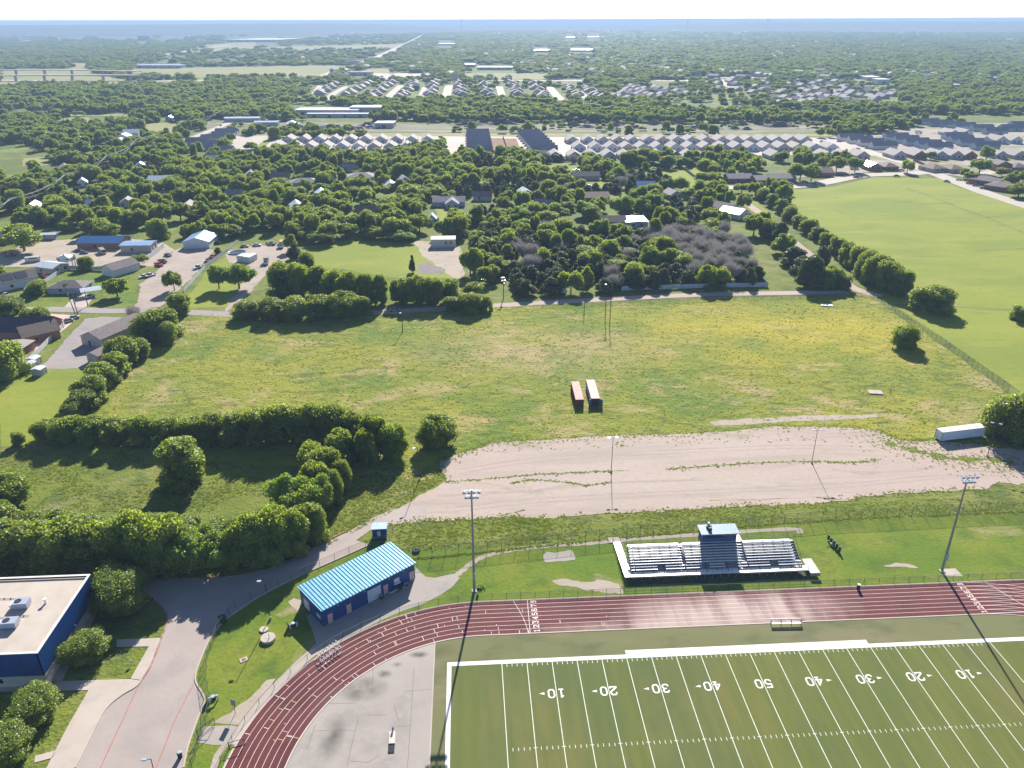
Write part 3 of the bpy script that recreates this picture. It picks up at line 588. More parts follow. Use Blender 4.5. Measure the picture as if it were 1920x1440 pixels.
for i in range(NR):
    if i < 2: segs = [(1.65, 2.4), (2.6, 7.2), (9.0, 13.0), (13.3, 16.6), (18.3, 21.6), (24.2, 26.4), (26.6, 31.2), (33.0, 37.0), (37.1, 38.0)]
    else: segs = [(1.65, 2.4), (2.55, 12.6), (13.5, 25.3), (26.5, 36.9)] 
    for a, b in segs: plank(a, b, i)
    part(gs, 'footboard', MB().box(19.8, y0r+.34+i*dyr, z0r-.42+i*dzr, 36.4, .56, .04), TRD)
    part(gs, 'riser', MB().box(19.8, y0r+.045+i*dyr, z0r-.66+i*dzr, 36.4, .02, .24), STEEL)
for ax in (12.95, 25.9):
    for i in range(NR-1): part(gs, 'aisle_step', MB().box(ax, y0r+.3+i*dyr, z0r-.2+i*dzr, .95, .28, .05), ALU)
ptm = MB().box(0, 0, 0, .1, .1, 1.1).mesh('post', STEEL)
for i in range(24):
    o = part(gs, 'post', ptm, STEEL); o.location = (.3+i*1.66, .12, 0)
pt2 = MB().box(0, 0, 0, .1, .1, 3.3).mesh('post', STEEL)
for i in range(17):
    o = part(gs, 'post', pt2, STEEL); o.location = (1.8+i*2.25, 7.0, 0)
    part(gs, 'frame_beam', MB().add([(1.75+i*2.25, .3, .95), (1.85+i*2.25, .3, .95), (1.85+i*2.25, 7.2, 3.9), (1.75+i*2.25, 7.2, 3.9), (1.75+i*2.25, .3, 1.05), (1.85+i*2.25, .3, 1.05), (1.85+i*2.25, 7.2, 4.0), (1.75+i*2.25, 7.2, 4.0)], [(0, 1, 2, 3), (4, 7, 6, 5), (0, 4, 5, 1), (1, 5, 6, 2), (3, 2, 6, 7), (0, 3, 7, 4)]), STEELD)
RAILS = mat('grey_rail', (.22, .23, .24), .7)
def railing(pts, h=1.0, step=1.5):
    m = MB(); n_ = MB()
    for a, b in zip(pts[:-1], pts[1:]):
        a = Vector(a); b = Vector(b)
        for z in (h, h*.55): m.tube(a+Vector((0, 0, z)), b+Vector((0, 0, z)), .025, n=4)
        k = max(1, int((b-a).length/step))
        for j in range(k+1): q = a+(b-a)*j/k; m.tube(q, q+Vector((0, 0, h)), .025, n=4)
    part(gs, 'railing', m, RAILS)
railing([(1.2, 7.4, 4.0), (17.3, 7.4, 4.0)]); railing([(25.6, 7.4, 4.0), (38.0, 7.4, 4.0)])
railing([(1.55, 1.5, 1.2), (1.55, 7.4, 4.0)]); railing([(38.1, 1.9, 1.4), (38.1, 7.4, 4.0)]); railing([(0, 0, 1.2), (38.8, 0, 1.2)], 1.0, 2.0)
railing([(1.58, 1.5, 1.2), (1.58, 13.5, .15)]); railing([(0, 0, 1.2), (0, 13.5, .15)]); railing([(26.6, 7.4, 4.0), (26.6, 9.6, 4.0)])
part(gs, 'rear_landing', MB().box(25.9, 8.2, 3.85, 1.6, 2.4, .1), ALU)
pb = thing('press_box', 'dark blue press box with white-edged roof behind the bleacher rows', 'press box', (44.2, 28.3))
part(pb, 'wall', MB().box(3.85, 1.5, 3.9, 7.5, 2.6, 2.3), BLUG); part(pb, 'underside_frame', MB().box(3.85, 1.5, 3.6, 7.6, 2.7, .3), STEELD)
prf = part(pb, 'roof', MB().profx([(-.15, 6.25), (3.1, 6.45), (3.1, 6.57), (-.15, 6.37)], -.25, 8.0), BLUR)
for i in range(14): part(prf, 'roof_seam', MB().profx([(-.15, 6.375), (3.1, 6.575), (3.1, 6.62), (-.15, 6.42)], .2+i*.56, .24+i*.56), LAMP)
part(prf, 'edge_trim', MB().box(-.28, 1.3, 6.3, .1, 3.6, .26), WALLW); part(prf, 'edge_trim', MB().box(3.85, -.2, 6.2, 8.3, .1, .2), WALLW)
for i in range(9): part(pb, 'window', MB().box(1.1+i*.74, .17, 5.1, .6, .06, .75), GLASSD)
for x in (.2, 3.9, 7.5):
    for y in (.4, 2.7): part(pb, 'post', MB().box(x, y, 0, .14, .14, 3.6), STEEL)
for (x, y, s) in ((1.9, 1.2, .7), (1.6, 2.0, .5), (2.3, 2.2, .5)): part(pb, 'roof_unit', MB().box(x, y, 6.45, s, s, s), STEELD)
part(pb, 'roof_unit', MB().tube((1.9, 2.3, 6.5), (1.9, 2.3, 7.6), .3, .3, 8), WALLW)
sheet('stand_ground', [(27, 20.2), (65.5, 20.2), (65.5, 29.2), (27, 29.2)], -.008, mat('soil_with_deck_shade', (.06, .065, .04), .95, var=.3, vscale=1), (1, .2), 77)  # shade under the deck is painted in as near-black soil colour
# player bench
t = thing('player_bench', 'long aluminium team bench beside the track inner edge', 'bench', G(1474, 1172), -.035)
for y, z in ((0, .45), (.45, .9)): part(t, 'seat' if y == 0 else 'backrest', MB().box(0, y, z, 6.0, .3 if y == 0 else .06, .05 if y == 0 else .3), ALU)
for x in (-2.9, -1, 1, 2.9): part(t, 'leg', MB().box(x, .2, 0, .07, .5, .9), STEEL)

# stadium light masts
def mast(xy, h, label, rot=0):
    t = thing('stadium_light', label, 'stadium light', xy, rot)
    part(t, 'pole', MB().tube((0, 0, 0), (0, 0, h), .30, .14, 10), STEEL)
    part(t, 'control_box', MB().box(0, -.38, 3.2, .45, .35, 1.6), LAMP)
    part(t, 'base_plate', MB().box(0, 0, 0, 1.0, 1.0, .15), M_conc)
    for k in range(2):
        z = h-1.3+k*1.1; w = 3.0 if k else 2.2
        ca = part(t, 'cross_arm', MB().box(0, -.12, z, w*1.15, .12, .12), STEEL)
        for j in range(4):
            x = (j-1.5)*w/3.2; mb = MB(); mb.tube((x, -.2, z+.25), (x, -.85, z-.05), .15, .38, 10)
            l = part(ca, 'lamp', mb, LAMP)
    return t
m1 = mast((-4.7, 20.5), 24.3, 'tall steel stadium light mast left of the grandstand, shrubs at its foot', .0)
m2 = mast((94.04, 20.85), 23.7, 'tall steel stadium light mast right of the grandstand on a small concrete pad', 0)
t = thing('marker_pole', 'thin dark steel post and cabinet standing by the base of the left mast', 'cabinet', (-3.9, 20.0)); part(t, 'cabinet', MB().box(0, 0, .5, .5, .3, .8), STEELD); part(t, 'post', MB().tube((0, 0, 0), (0, 0, 1.4), .05), STEELD)
# parking lot lights
def lotlight(xy, h, label, rot=0, n=2):
    t = thing('parking_light', label, 'light pole', xy, rot, )
    part(t, 'pole', MB().tube((0, 0, .5), (0, 0, h), .09, .06, 8), RUSTP); part(t, 'base', MB().tube((0, 0, 0), (0, 0, .6), .28, .25, 10), M_conc)
    for s in ((-1, 1) if n == 2 else (-1,)):
        part(t, 'arm', MB().tube((0, 0, h-.1), (s*.5, 0, h-.05), .05, n=5), RUSTP)
        part(t, 'lamp', MB().box(s*.95, 0, h-.15, .75, .42, .2), LAMP)
lotlight(G(1146, 885), 10.1, 'double-headed light pole in the middle of the gravel lot')
lotlight(G(1522, 868), 9.9, 'double-headed light pole on the grassy strip right of the lot middle')
lotlight(G(786, 900), 9.6, 'light pole at the grassy left end of the gravel lot', .6, 1)
lotlight(G(1851, 856), 10.0, 'light pole beside the white trailer at the right of the lot', -.5)
lotlight(G(507, 1161), 9.3, 'single light pole by the drive left of the blue building', 0, 1)
lotlight(G(283, 1424, 9.3), 9.4, 'light pole rising at the bottom edge beside the red fire lane line', 0, 1)
lotlight(G(1822, 336), 9, 'street light along the road beyond the park', 0, 1)
x, y = G(441, 1338); t = thing('field_sign', 'blue-grey sign board on a bent post beside the path', 'sign', (x, y), -.4)
part(t, 'post', MB().tube((0, 0, 0), (.05, .1, 2.0), .05), STEELD); part(t, 'board', MB().box(0, 0, 1.8, .9, .1, 1.4), mat('sign_back', (.22, .26, .30), .5))
# white objects near drive
for (u, v, lb) in ((401, 1310, 'white and dark valve cluster against the green fence'), (551, 1172, 'white twin-pipe backflow device on the lawn left of the blue building')):
    t = thing('backflow_valve', lb, 'valve', G(u, v+5), .5)
    part(t, 'pipe', MB().tube((-.7, 0, 0), (-.7, 0, 1.0), .14).tube((-.7, 0, 1.0), (.7, 0, 1.0), .16).tube((.7, 0, 1.0), (.7, 0, 0), .14), WALLW)
    part(t, 'wheel', MB().tube((0, 0, 1.15), (0, 0, 1.25), .4), LAMP); part(t, 'box', MB().box(.1, .5, 0, .8, .4, .5), STEELD); part(t, 'bracket', MB().box(-.9, .4, 0, .1, .9, 1.3), STEELD)
# round concrete covers
for (u, v, w, h, lb) in ((503, 1199, 25, .55, 'large round raised concrete cover on the lawn'), (495, 1181, 15, .25, 'small round concrete cover beside the larger one')):
    x, y = G(u, v); r = w/2/(F/dist(x, y)); t = thing('round_cover', lb, 'tank cover', (x, y), 0)
    part(t, 'slab', MB().tube((0, 0, 0), (0, 0, h), r, r, 28), M_conc); part(t, 'rim', MB().tube((0, 0, h), (0, 0, h+.03), r*.25, r*.25, 16), STEEL)
    if w == 25: part(t, 'vent_pipe', MB().tube((.3, -.3, h), (.3, -.3, h+1.0), .06), STEELD)
t = thing('manhole', 'small square concrete manhole with dark hatch in the lawn', 'manhole', G(457, 1237), .5); part(t, 'frame', MB().box(0, 0, -.02, 1.4, 1.1, .1), M_conc); part(t, 'hatch', MB().box(0, 0, .08, .7, .6, .03), mat('brown_hatch', (.2, .12, .09), .8))
def torus(mb, R, r, z, n=18, m=6):
    vs = [((R+r*math.cos(b))*math.cos(a), (R+r*math.cos(b))*math.sin(a), z+r*.9*math.sin(b)) for a in [2*math.pi*i/n for i in range(n)] for b in [2*math.pi*j/m for j in range(m)]]
    return mb.add(vs, [(i*m+j, ((i+1) % n)*m+j, ((i+1) % n)*m+(j+1) % m, i*m+(j+1) % m) for i in range(n) for j in range(m)])
t = thing('tractor_tyre', 'big black tractor tyre lying on the lawn behind the blue building', 'tyre', G(780, 1034)); part(t, 'tread', torus(MB(), .62, .26, .26), TYRE); part(t, 'bead', torus(MB(), .42, .1, .42), STEELD)
# hurdles
hd = thing('hurdle', 'h', 'hurdle', (0, 0), 0, 'hurdles parked on the track lanes')
part(hd, 'board', MB().box(0, 0, .86, 1.15, .05, .1), WHITE)
for s in (-1, 1): part(hd, 'upright', MB().box(s*.52, 0, .05, .06, .05, .84), WHITE); part(hd, 'foot', MB().box(s*.52, .33, 0, .06, .75, .06), WHITE)
first = True; k = 0
for row in range(2):
    for j in range(7):
        a, b = (598, 1245), (632, 1219); u = a[0]+(b[0]-a[0])*j/6+row*-5+0; v = a[1]+(b[1]-a[1])*j/6+row*-9
        p = G(u+6, v); q = G(u+6+(b[0]-a[0]), v+b[1]-a[1]); an = math.atan2(q[1]-p[1], q[0]-p[0])+math.pi/2
        lb = f'{ORD[j]} white hurdle from the lower left in the {"inner" if row == 0 else "outer"} row on the track bend'
        if first: hd.location = (*p, .02); hd.rotation_euler = (0, 0, an); hd['label'] = lb; first = False
        else: copy_tree(hd, (*p, .02), an, lb)
# cooler bench on the pad, sled by stand
t = thing('landing_mat', 'cream and black rectangular mat lying on the concrete pad', 'mat', G(735, 1388), .02); part(t, 'pale_half', MB().box(0, .4, 0, 1.0, 2.4, .25), CREAM); part(t, 'dark_half', MB().box(0, -1.7, 0, 1.0, 1.6, .12), DARK); part(t, 'flag', MB().tube((0, 1.8, 0), (.1, 1.8, 1.0), .08, .2), BLUG)
x, y = G(1562, 1024); t = thing('practice_sled', 'dark green upright practice sled on the grass right of the grandstand', 'practice sled', (x, y), 0)
for j in range(5): part(t, 'pad', MB().box(-.2+j*.15, 2.2-j*1.1, .25, .35, .5, 1.2), BIN)
part(t, 'frame', MB().box(.3, 0, .1, .12, 5.6, .12).box(-.5, 0, .1, 1.8, .1, .1), STEELD); part(t, 'wheel', MB().box(-.3, .2, .3, .5, .5, .4), WALLW)
x, y = G(1611, 1108); t = thing('trash_can', 'dark bin on the lawn at the track edge right of the grandstand', 'bin', (x, y+.5)); part(t, 'body', MB().tube((0, 0, 0), (0, 0, 1.2), .32, .38, 10), BIN); part(t, 'rim', MB().tube((0, 0, 1.2), (0, 0, 1.27), .4), STEEL)
x, y = G(418, 1166); t = thing('dumpster', 'dark green dumpster at the kerb behind the fence', 'dumpster', (x, y), .6); part(t, 'bin', MB().box(0, 0, 0, 1.2, 1.0, 1.3), BIN); part(t, 'lid', MB().box(0, 0, 1.3, 1.3, 1.1, .08), STEELD)
x, y = G(338, 1420); t = thing('trash_can', 'black bin standing beside the green screened fence', 'bin', (x, y)); part(t, 'body', MB().tube((0, 0, 0), (0, 0, 1.1), .35, .4, 10), DARK); part(t, 'lid', MB().tube((0, 0, 1.1), (0, 0, 1.2), .42, .3, 10), LAMP)
t = thing('yard_sign', 'small white sign on the school lawn', 'sign', G(247, 1246), .3); part(t, 'post', MB().tube((0, 0, 0), (0, 0, .8), .04), STEELD); part(t, 'board', MB().box(0, 0, .6, .6, .05, .45), WALLW)
# containers
def container(name, label, xy, rot, w, L, h, side, roof, end, cat, doors=False, zb=0.):
    t = thing(name, label, cat, (*xy, 0), rot)
    m = MB().box(0, 0, zb, w-.16, L-.16, h-.06)
    part(t, 'body', m, side)
    rp = part(t, 'roof', MB().box(0, 0, zb+h-.06, w, L, .06), roof)
    sidm = MB().box(0, 0, zb, .06, .16, h-.1).mesh('side_rib', side)
    n = int(L/.55)
    for s in (-1, 1):
        for i in range(n):
            o = part(t, 'side_rib', sidm, side); o.location = (s*(w/2-.05), -L/2+.4+i*(L-.8)/(n-1), 0)
        part(t, 'corner_post', MB().box(s*(w/2-.06), -L/2+.06, zb, .14, .14, h-.06), end); part(t, 'corner_post', MB().box(s*(w/2-.06), L/2-.06, zb, .14, .14, h-.06), end)
    if doors == 'shut':
        for s in (-1, 1):
            d = part(t, 'door', MB().box(s*w/4, -L/2+.02, zb+.1, w/2-.12, .1, h-.25), end); part(d, 'lock_bar', MB().box(s*w/4-.2, -L/2-.06, zb+.1, .05, .05, h-.3).box(s*w/4+.2, -L/2-.06, zb+.1, .05, .05, h-.3), side)
    if doors == 'open':
        part(t, 'opening', MB().box(0, -L/2+.04, zb+.1, w-.4, .1, h-.3), DARK)
        for s, a in ((-1, 2.3), (1, -.5)):
            dx = math.cos(a); part(t, 'door', MB().box(s*(w/2)+s*.42, -L/2-.45, zb+.1, 1.2, .08, h-.25, rot=0 if False else (-s*.9)), mat('blue_grey_door', (.10, .17, .28), .6))
    return t
container('shipping_container', 'faded red shipping container with closed end doors in the meadow', (28.3, 109.7), -.02, 2.5, 13.2, 2.55, REDF, REDC, REDF, 'container', 'shut')
container('shipping_container', 'white-sided container with rusty roof and open doors in the meadow', (33.2, 110.3), -.03, 2.6, 13.6, 2.6, TRAIL, RUSTT, REDF, 'container', 'open')
c_ = container('box_trailer', 'long white box trailer parked on the right of the gravel lot', (131.25, 77.7), math.pi/2+.155, 2.6, 14.0, 2.75, TRAIL, mat('white_trailer_roof', (.66, .58, .54), .6), STEEL, 'trailer', 'shut', zb=.25)
part(c_, 'skid', MB().box(0, 0, 0, 2.0, 13, .25), DARK)
# concrete slab with young posts in meadow
x, y = G(1641, 736); t = thing('concrete_slab', 'small pale concrete slab among green weeds in the meadow', 'slab', (x, y), -.2); part(t, 'slab', MB().box(0, 0, -.1, 4.2, 2.6, .35), M_conc)
for i, (a, b) in enumerate(((-4.5, 3), (-2.5, 2.5), (0, 2.2), (2.3, 3.5), (5, 2), (4.3, .2), (-5, -.5))): part(t, 'stake', MB().tube((a, b, 0), (a, b, 2.6), .05, n=5), STEEL)
t = thing('concrete_slab', 'pale flat slab in the grass at the meadow top right', 'slab', G(1550, 573), -.3); part(t, 'slab', MB().box(0, 0, -.1, 4.5, 2.2, .4), STEEL)
for (u, v, h, lb) in ((1143, 612, 12.5, 'tallest bare wooden utility pole at the meadow edge'), (1134.5, 596, 14, 'wooden utility pole with lamp beside the tallest one'), (1095, 592, 5.8, 'short dark post left of the two utility poles'), (755, 622, 7.8, 'lone post with a small lamp in the upper meadow')):
    t = thing('utility_pole', lb, 'utility pole', G(u, v)); part(t, 'pole', MB().tube((0, 0, 0), (0, 0, h), .16, .11, 7), BARK)
    if h != 12.5 and h > 6: part(t, 'lamp', MB().box(-.4, -.4, h-.5, .7, .5, .35), LAMP); 
    if h > 12: part(t, 'cross_arm', MB().box(0, 0, h-1.6, 2.0, .12, .15), BARK)

# ------------------------------------------------ fences of posts, rails and wire
RAILM = mat('weathered_rail', (.13, .15, .14), .75)
def fence(name, label, pts, h=1.8, step=3.0, wire=CHAIN, pm=STEELD, cat='fence', rail=True, group=None, r=.045):
    t = thing(name, label, cat, pts[0], 0, group); o0 = Vector(pts[0]); mb = MB(); rl = MB()
    pmesh = MB().tube((0, 0, 0), (0, 0, h+.08), r, r, 5).mesh('post', pm)
    for a, b in zip(pts[:-1], pts[1:]):
        a = Vector(a)-o0; b = Vector(b)-o0; L = (b-a).length; k = max(1, round(L/step))
        for j in range(k): o = part(t, 'post', pmesh, pm); q = a+(b-a)*j/k; o.location = (q.x, q.y, 0)
        mb.add([(a.x, a.y, .04), (b.x, b.y, .04), (b.x, b.y, h), (a.x, a.y, h)], [(0, 1, 2, 3)])
        rl.tube((a.x, a.y, h), (b.x, b.y, h), r*.7, n=4)
    o = part(t, 'post', pmesh, pm); o.location = (pts[-1][0]-o0.x, pts[-1][1]-o0.y, 0)
    part(t, 'wire_mesh', mb, wire)
    if rail: part(t, 'top_rail', rl, RAILM)
    return t
fence('chain_link_fence', 'tall chain-link fence running behind the grandstand and lawn', [G(735, 1052), G(860, 1040), (32.97, 37.16), (76.3, 40.2), (125.7, 41.3), (175, 42.5)], 2.9, 3.05)
fence('track_fence', 'low dark fence along the outside of the track', [*[p for p in arc(TC, RO+1.0, math.pi*1.28, math.pi/2+.02, 26)], (25, 18.1), (60, 18.1), (98, 18.1), (150, 18.1)], 1.15, 3.05)
RAILM_ = 0; GSCR = mat('green_fence_screen', (.10, .19, .15), .6, var=.15, vscale=1)
fence('drive_fence', 'chain-link fence with curved bends between the drive and the lawn', px([(360, 1440), (372, 1400), (386, 1360), (393, 1330), (391, 1300), (386, 1268), (389, 1235), (408, 1185), (442, 1140)]), 1.9, 2.6, r=.04)
fence('drive_fence', 'chain-link fence behind the blue building along the drive', px([(442, 1140), (500, 1110), (545, 1088), (600, 1064), (655, 1039), (686, 1027), (694, 1000+24), (730, 1015), (737, 1000)]), 1.9, 3.0, r=.04)
fence('meadow_fence', 'long wire fence between the meadow and the green park', [G(1632, 556), G(1700, 600), G(1780, 655), G(1850, 705), G(1890, 735)], 2.4, 3.0)
fence('street_fence', 'low wire fence along the top of the meadow', [G(1000, 577), G(1200, 568), G(1500, 558), G(1632, 554)], 1.3, 4)
gt = thing('swing_gate', 'open pipe gate at the drive entrance to the track', 'gate', G(372, 1385), .9)
part(gt, 'frame', MB().tube((0, 0, .2), (3.2, 0, .2), .05).tube((0, 0, 1.7), (3.2, 0, 1.7), .05).tube((3.2, 0, .2), (3.2, 0, 1.7), .05), STEELD); part(gt, 'hinge_post', MB().tube((0, 0, 0), (0, 0, 2), .08), STEELD); part(gt, 'brace', MB().tube((0, 0, .2), (3.2, 0, 1.7), .04), STEELD)
gt = thing('swing_gate', 'small pipe gate opening on to the track bend', 'gate', G(430, 1404), .3)
part(gt, 'frame', MB().tube((0, 0, .1), (2.4, 0, .1), .05).tube((0, 0, 1.3), (2.4, 0, 1.3), .05).tube((2.4, 0, 0), (2.4, 0, 1.3), .05), STEELD); part(gt, 'hinge_post', MB().tube((0, 0, 0), (0, 0, 1.4), .07), STEELD)

# ================================================================== NEIGHBOURHOODS
OBST = []      # x, y, radius, clear metres in front (towards the camera)
SOIL = ground('turned_soil', (.21, .115, .07), [((.28, .17, .11), .2, .45, .6, .7)], bump=())
CLEAR = []     # polygons in photo coordinates where no scattered tree stands
def area(name, pl, z, m, ragged=None, seed=1, clear=True):
    if clear: CLEAR.append(pl)
    return sheet(name, px(pl), z, m, ragged, seed)
def street(name, pl, w, z, m, sm=True, clear=True):
    p = px(pl); p = smooth(p) if sm else p
    for a, b in zip(p[:-1], p[1:]):
        L = math.dist(a, b); k = max(1, int(L/6))
        if clear:
            for j in range(k): OBST.append((a[0]+(b[0]-a[0])*j/k, a[1]+(b[1]-a[1])*j/k, w/2+2.5, 3))
    return struct(name, MB().ribbon(p, w, z), m)
street('street', [(-120, 583), (90, 580), (200, 583), (262, 582), (330, 584), (400, 588), (445, 590)], 6.0, .02, M_ggrav)
street('lane', [(445, 590), (560, 589), (700, 586), (780, 581), (850, 578), (930, 573), (1100, 563), (1300, 553), (1440, 550), (1590, 548)], 5.2, .02, M_gravel)
street('lane', [(1650, 556), (1600, 540), (1560, 510), (1525, 483), (1490, 455), (1455, 425), (1425, 400), (1395, 378), (1370, 364), (1350, 354)], 5.0, .025, M_gravel)
street('street', [(1338, 350), (1420, 353), (1480, 350), (1540, 343), (1590, 333), (1630, 328), (1700, 326), (1740, 322)], 13, .03, M_street)
street('street', [(1560, 262), (1600, 275), (1640, 288), (1690, 303), (1740, 320), (1790, 340), (1850, 362), (1930, 388), (2050, 430)], 12, .035, M_street)
street('street', [(1720, 313), (1790, 322), (1830, 330), (1860, 322), (1930, 316)], 9, .04, M_street)
street('street', [(350, 262), (400, 243), (430, 230), (440, 224)], 9, .03, M_street)
area('street', [(441, 255), (522, 254), (468, 279), (432, 303), (412, 301), (432, 276)], .02, M_street)
area('street', [(478, 256), (830, 255.5), (830, 258.5), (478, 259)], .03, M_street, clear=False)
area('street', [(822, 255.5), (1545, 258), (1545, 261), (822, 258.5)], .03, M_street, clear=False)
area('street', [(818, 257), (876, 257), (868, 272), (858, 300), (830, 301), (838, 272)], .02, M_street)
area('street', [(1012, 257), (1078, 258), (1062, 268), (1076, 293), (1046, 293), (1032, 272)], .02, M_street)
area('street', [(1520, 261), (1610, 262), (1600, 275), (1640, 292), (1580, 290), (1560, 272)], .02, M_street)
area('verge_strip', [(480, 249), (1560, 251), (1560, 256), (480, 255)], .0, M_drygrass)
area('mown_strip', [(520, 256), (500, 272), (458, 300), (448, 297), (492, 266), (512, 256)], .025, M_park)
area('soil_lot', [(917, 257), (943, 257), (948, 281), (919, 282)], .01, SOIL); area('soil_lot', [(945, 260), (968, 260), (977, 282), (952, 282)], .01, SOIL)
area('soil_lot', [(919, 284), (980, 283), (983, 290), (920, 292)], .01, SOIL); area('soil_lot', [(806, 265), (826, 266), (824, 278), (806, 277)], .01, SOIL)
area('new_lot_ground', [(480, 258), (1570, 258), (1640, 290), (1000, 292), (470, 286)], -.05, M_conc, clear=False)
CLEAR.append([(480, 262), (810, 262), (815, 284), (700, 288), (470, 284)]); CLEAR.append([(860, 252), (1560, 258), (1600, 292), (1040, 293), (860, 292)])
# lawns, yards
area('mown_lawn', [(562, 492), (572, 462), (640, 452), (780, 455), (865, 468), (862, 522), (720, 520), (640, 505), (566, 500)], -.02, M_park, (3, 1))
area('worn_ground', [(780, 452), (865, 460), (870, 530), (862, 545), (852, 520), (790, 480)], -.015, M_dirt, (3, 1.5))
area('burn_patch', [(782, 497), (800, 491), (835, 505), (832, 515), (784, 512)], -.01, mat('ash_ground', (.20, .165, .16), .95, var=.2, vscale=.5), (1, .6))
area('gravel_yard', [(255, 580), (262, 535), (300, 500), (330, 468), (350, 462), (400, 468), (385, 490), (345, 535), (300, 575)], -.01, M_ygrav, (2, .8))
area('dirt_yard', [(-60, 500), (20, 470), (60, 452), (200, 445), (290, 450), (330, 468), (290, 500), (190, 498), (90, 500), (20, 500)], -.012, M_dirt, (2, 1))
area('dirt_yard', [(425, 475), (465, 462), (560, 455), (545, 485), (505, 500), (500, 515), (470, 545), (440, 575), (420, 588), (445, 545), (470, 500), (430, 492)], -.012, M_ygrav, (2, .8))
area('side_lawn', [(350, 560), (395, 498), (425, 480), (470, 500), (440, 575), (350, 578)], -.015, M_park, (2, .6))
area('front_lawn', [(-60, 575), (0, 560), (110, 512), (200, 516), (255, 530), (258, 578), (150, 578)], -.013, M_lawn, (2, .4))
area('front_lawn', [(140, 516), (225, 512), (250, 520), (160, 545), (120, 530)], -.008, M_lawn)
area('driveway', [(118, 578), (150, 545), (176, 556), (160, 578)], .01, M_conc)
area('paved_yard', [(75, 692), (120, 640), (160, 597), (190, 594), (240, 596), (250, 620), (200, 660), (165, 690)], .005, M_ggrav, (1.5, .4))
area('pink_driveway', [(60, 650), (92, 588), (150, 592), (130, 610), (90, 640), (70, 665)], .012, PINKC)
area('garden_ground', [(-80, 600), (60, 596), (60, 650), (20, 720), (-80, 720)], -.012, M_dirt, clear=True)
CLEAR.append([(-80, 560), (450, 575), (450, 900), (-80, 900)])
area('open_grass', [(1375, 445), (1440, 455), (1480, 500), (1520, 548), (1445, 550), (1440, 520), (1395, 480)], -.012, M_rough, (3, 1))
area('garden_lawn', [(1232, 318), (1300, 312), (1330, 340), (1350, 358), (1300, 365), (1262, 352), (1240, 340)], -.012, M_park, (3, 1))
area('garden_lawn', [(1005, 308), (1085, 306), (1100, 318), (1085, 330), (1010, 330)], -.012, M_park, (3, 1))
area('garden_lawn', [(1100, 345), (1140, 338), (1140, 358), (1100, 358)], -.012, M_park, (3, 1))
area('garden_lawn', [(1130, 388), (1160, 388), (1165, 412), (1132, 412)], -.012, M_lawn, (3, 1))
area('garden_lawn', [(815, 392), (868, 394), (872, 418), (818, 414)], -.012, M_park, (3, 1))
area('garden_lawn', [(215, 392), (262, 392), (258, 408), (212, 408)], -.012, M_park, (3, 1))
area('garden_lawn', [(235, 320), (268, 318), (262, 330), (235, 334)], -.012, M_park, (3, 1)); area('garden_lawn', [(160, 292), (182, 286), (186, 306), (162, 308)], -.012, M_park, (3, 1))
area('garden_lawn', [(165, 272), (205, 270), (205, 284), (165, 284)], -.012, M_park, (3, 1)); area('garden_lawn', [(270, 232), (350, 228), (330, 262), (275, 262)], -.012, M_drygrass, (3, 1))
area('garden_lawn', [(45, 297), (100, 294), (95, 310), (40, 312)], -.012, M_drygrass, (3, 1)); area('garden_lawn', [(535, 352), (575, 350), (572, 362), (535, 362)], -.012, M_park, (3, 1))
area('garden_lawn', [(1385, 360), (1420, 375), (1450, 410), (1420, 405), (1385, 380)], -.012, M_park, (3, 1)); area('garden_lawn', [(735, 345), (760, 345), (755, 352), (735, 352)], -.012, M_park)
area('garden_lawn', [(40, 212), (240, 214), (240, 218), (40, 217)], -.012, M_drygrass, (3, 1)); area('garden_lawn', [(120, 220), (168, 220), (168, 232), (120, 232)], -.012, M_drygrass, (3, 1))
area('scrub_ground', [(380, 225), (780, 232), (1440, 226), (1560, 238), (1560, 249), (380, 248)], -.05, clear=False, m=ground('scrub', (.2, .19, .12), [((.13, .155, .05), .02, .42, .6, .9, (.5, 1.5, 1)), ((.34, .29, .24), .03, .52, .64, .8, (.5, 2, 1)), ((.12, .11, .09), .06, .55, .7, .6)], bump=((.3, .4),)))
CLEAR.append([(1420, 300), (1640, 330), (1760, 332), (1930, 388), (2100, 440), (2100, 800), (1640, 555), (1500, 410)])

area('suburb_ground', [(1560, 256), (1640, 250), (1700, 240), (1740, 232), (1960, 230), (1960, 345), (1850, 338), (1740, 322), (1640, 322), (1440, 338), (1440, 330), (1620, 300), (1560, 290)], -.04, ground('estate_ground', (.36, .31, .27), [((.17, .20, .05), .03, .48, .58, .8), ((.26, .17, .11), .05, .6, .68, .7)], bump=()), None)
for L_, w_ in (([(1700, 353), (1745, 368), (1800, 390), (1860, 412), (1940, 445)], 2.6), ([(1745, 366), (1800, 368), (1850, 366)], 1.6), ([(1760, 372), (1820, 378), (1880, 380)], 1.5), ([(1660, 374), (1690, 379), (1720, 377)], 2.4), ([(1850, 408), (1900, 404), (1940, 408)], 1.8), ([(1560, 392), (1580, 398), (1600, 408)], 1.6)):
    struct('worn_track_and_dip_shade', MB().ribbon(smooth(px(L_), 5), w_, .0), ground('trodden_and_shaded_grass', (.15, .17, .035), [((.20, .22, .035), .05, .45, .55, .9)], bump=()) if 'trodden_and_shaded_grass' not in MATS else MATS['trodden_and_shaded_grass'])  # worn tracks, plus shading of mounds and a dip painted as darker grass
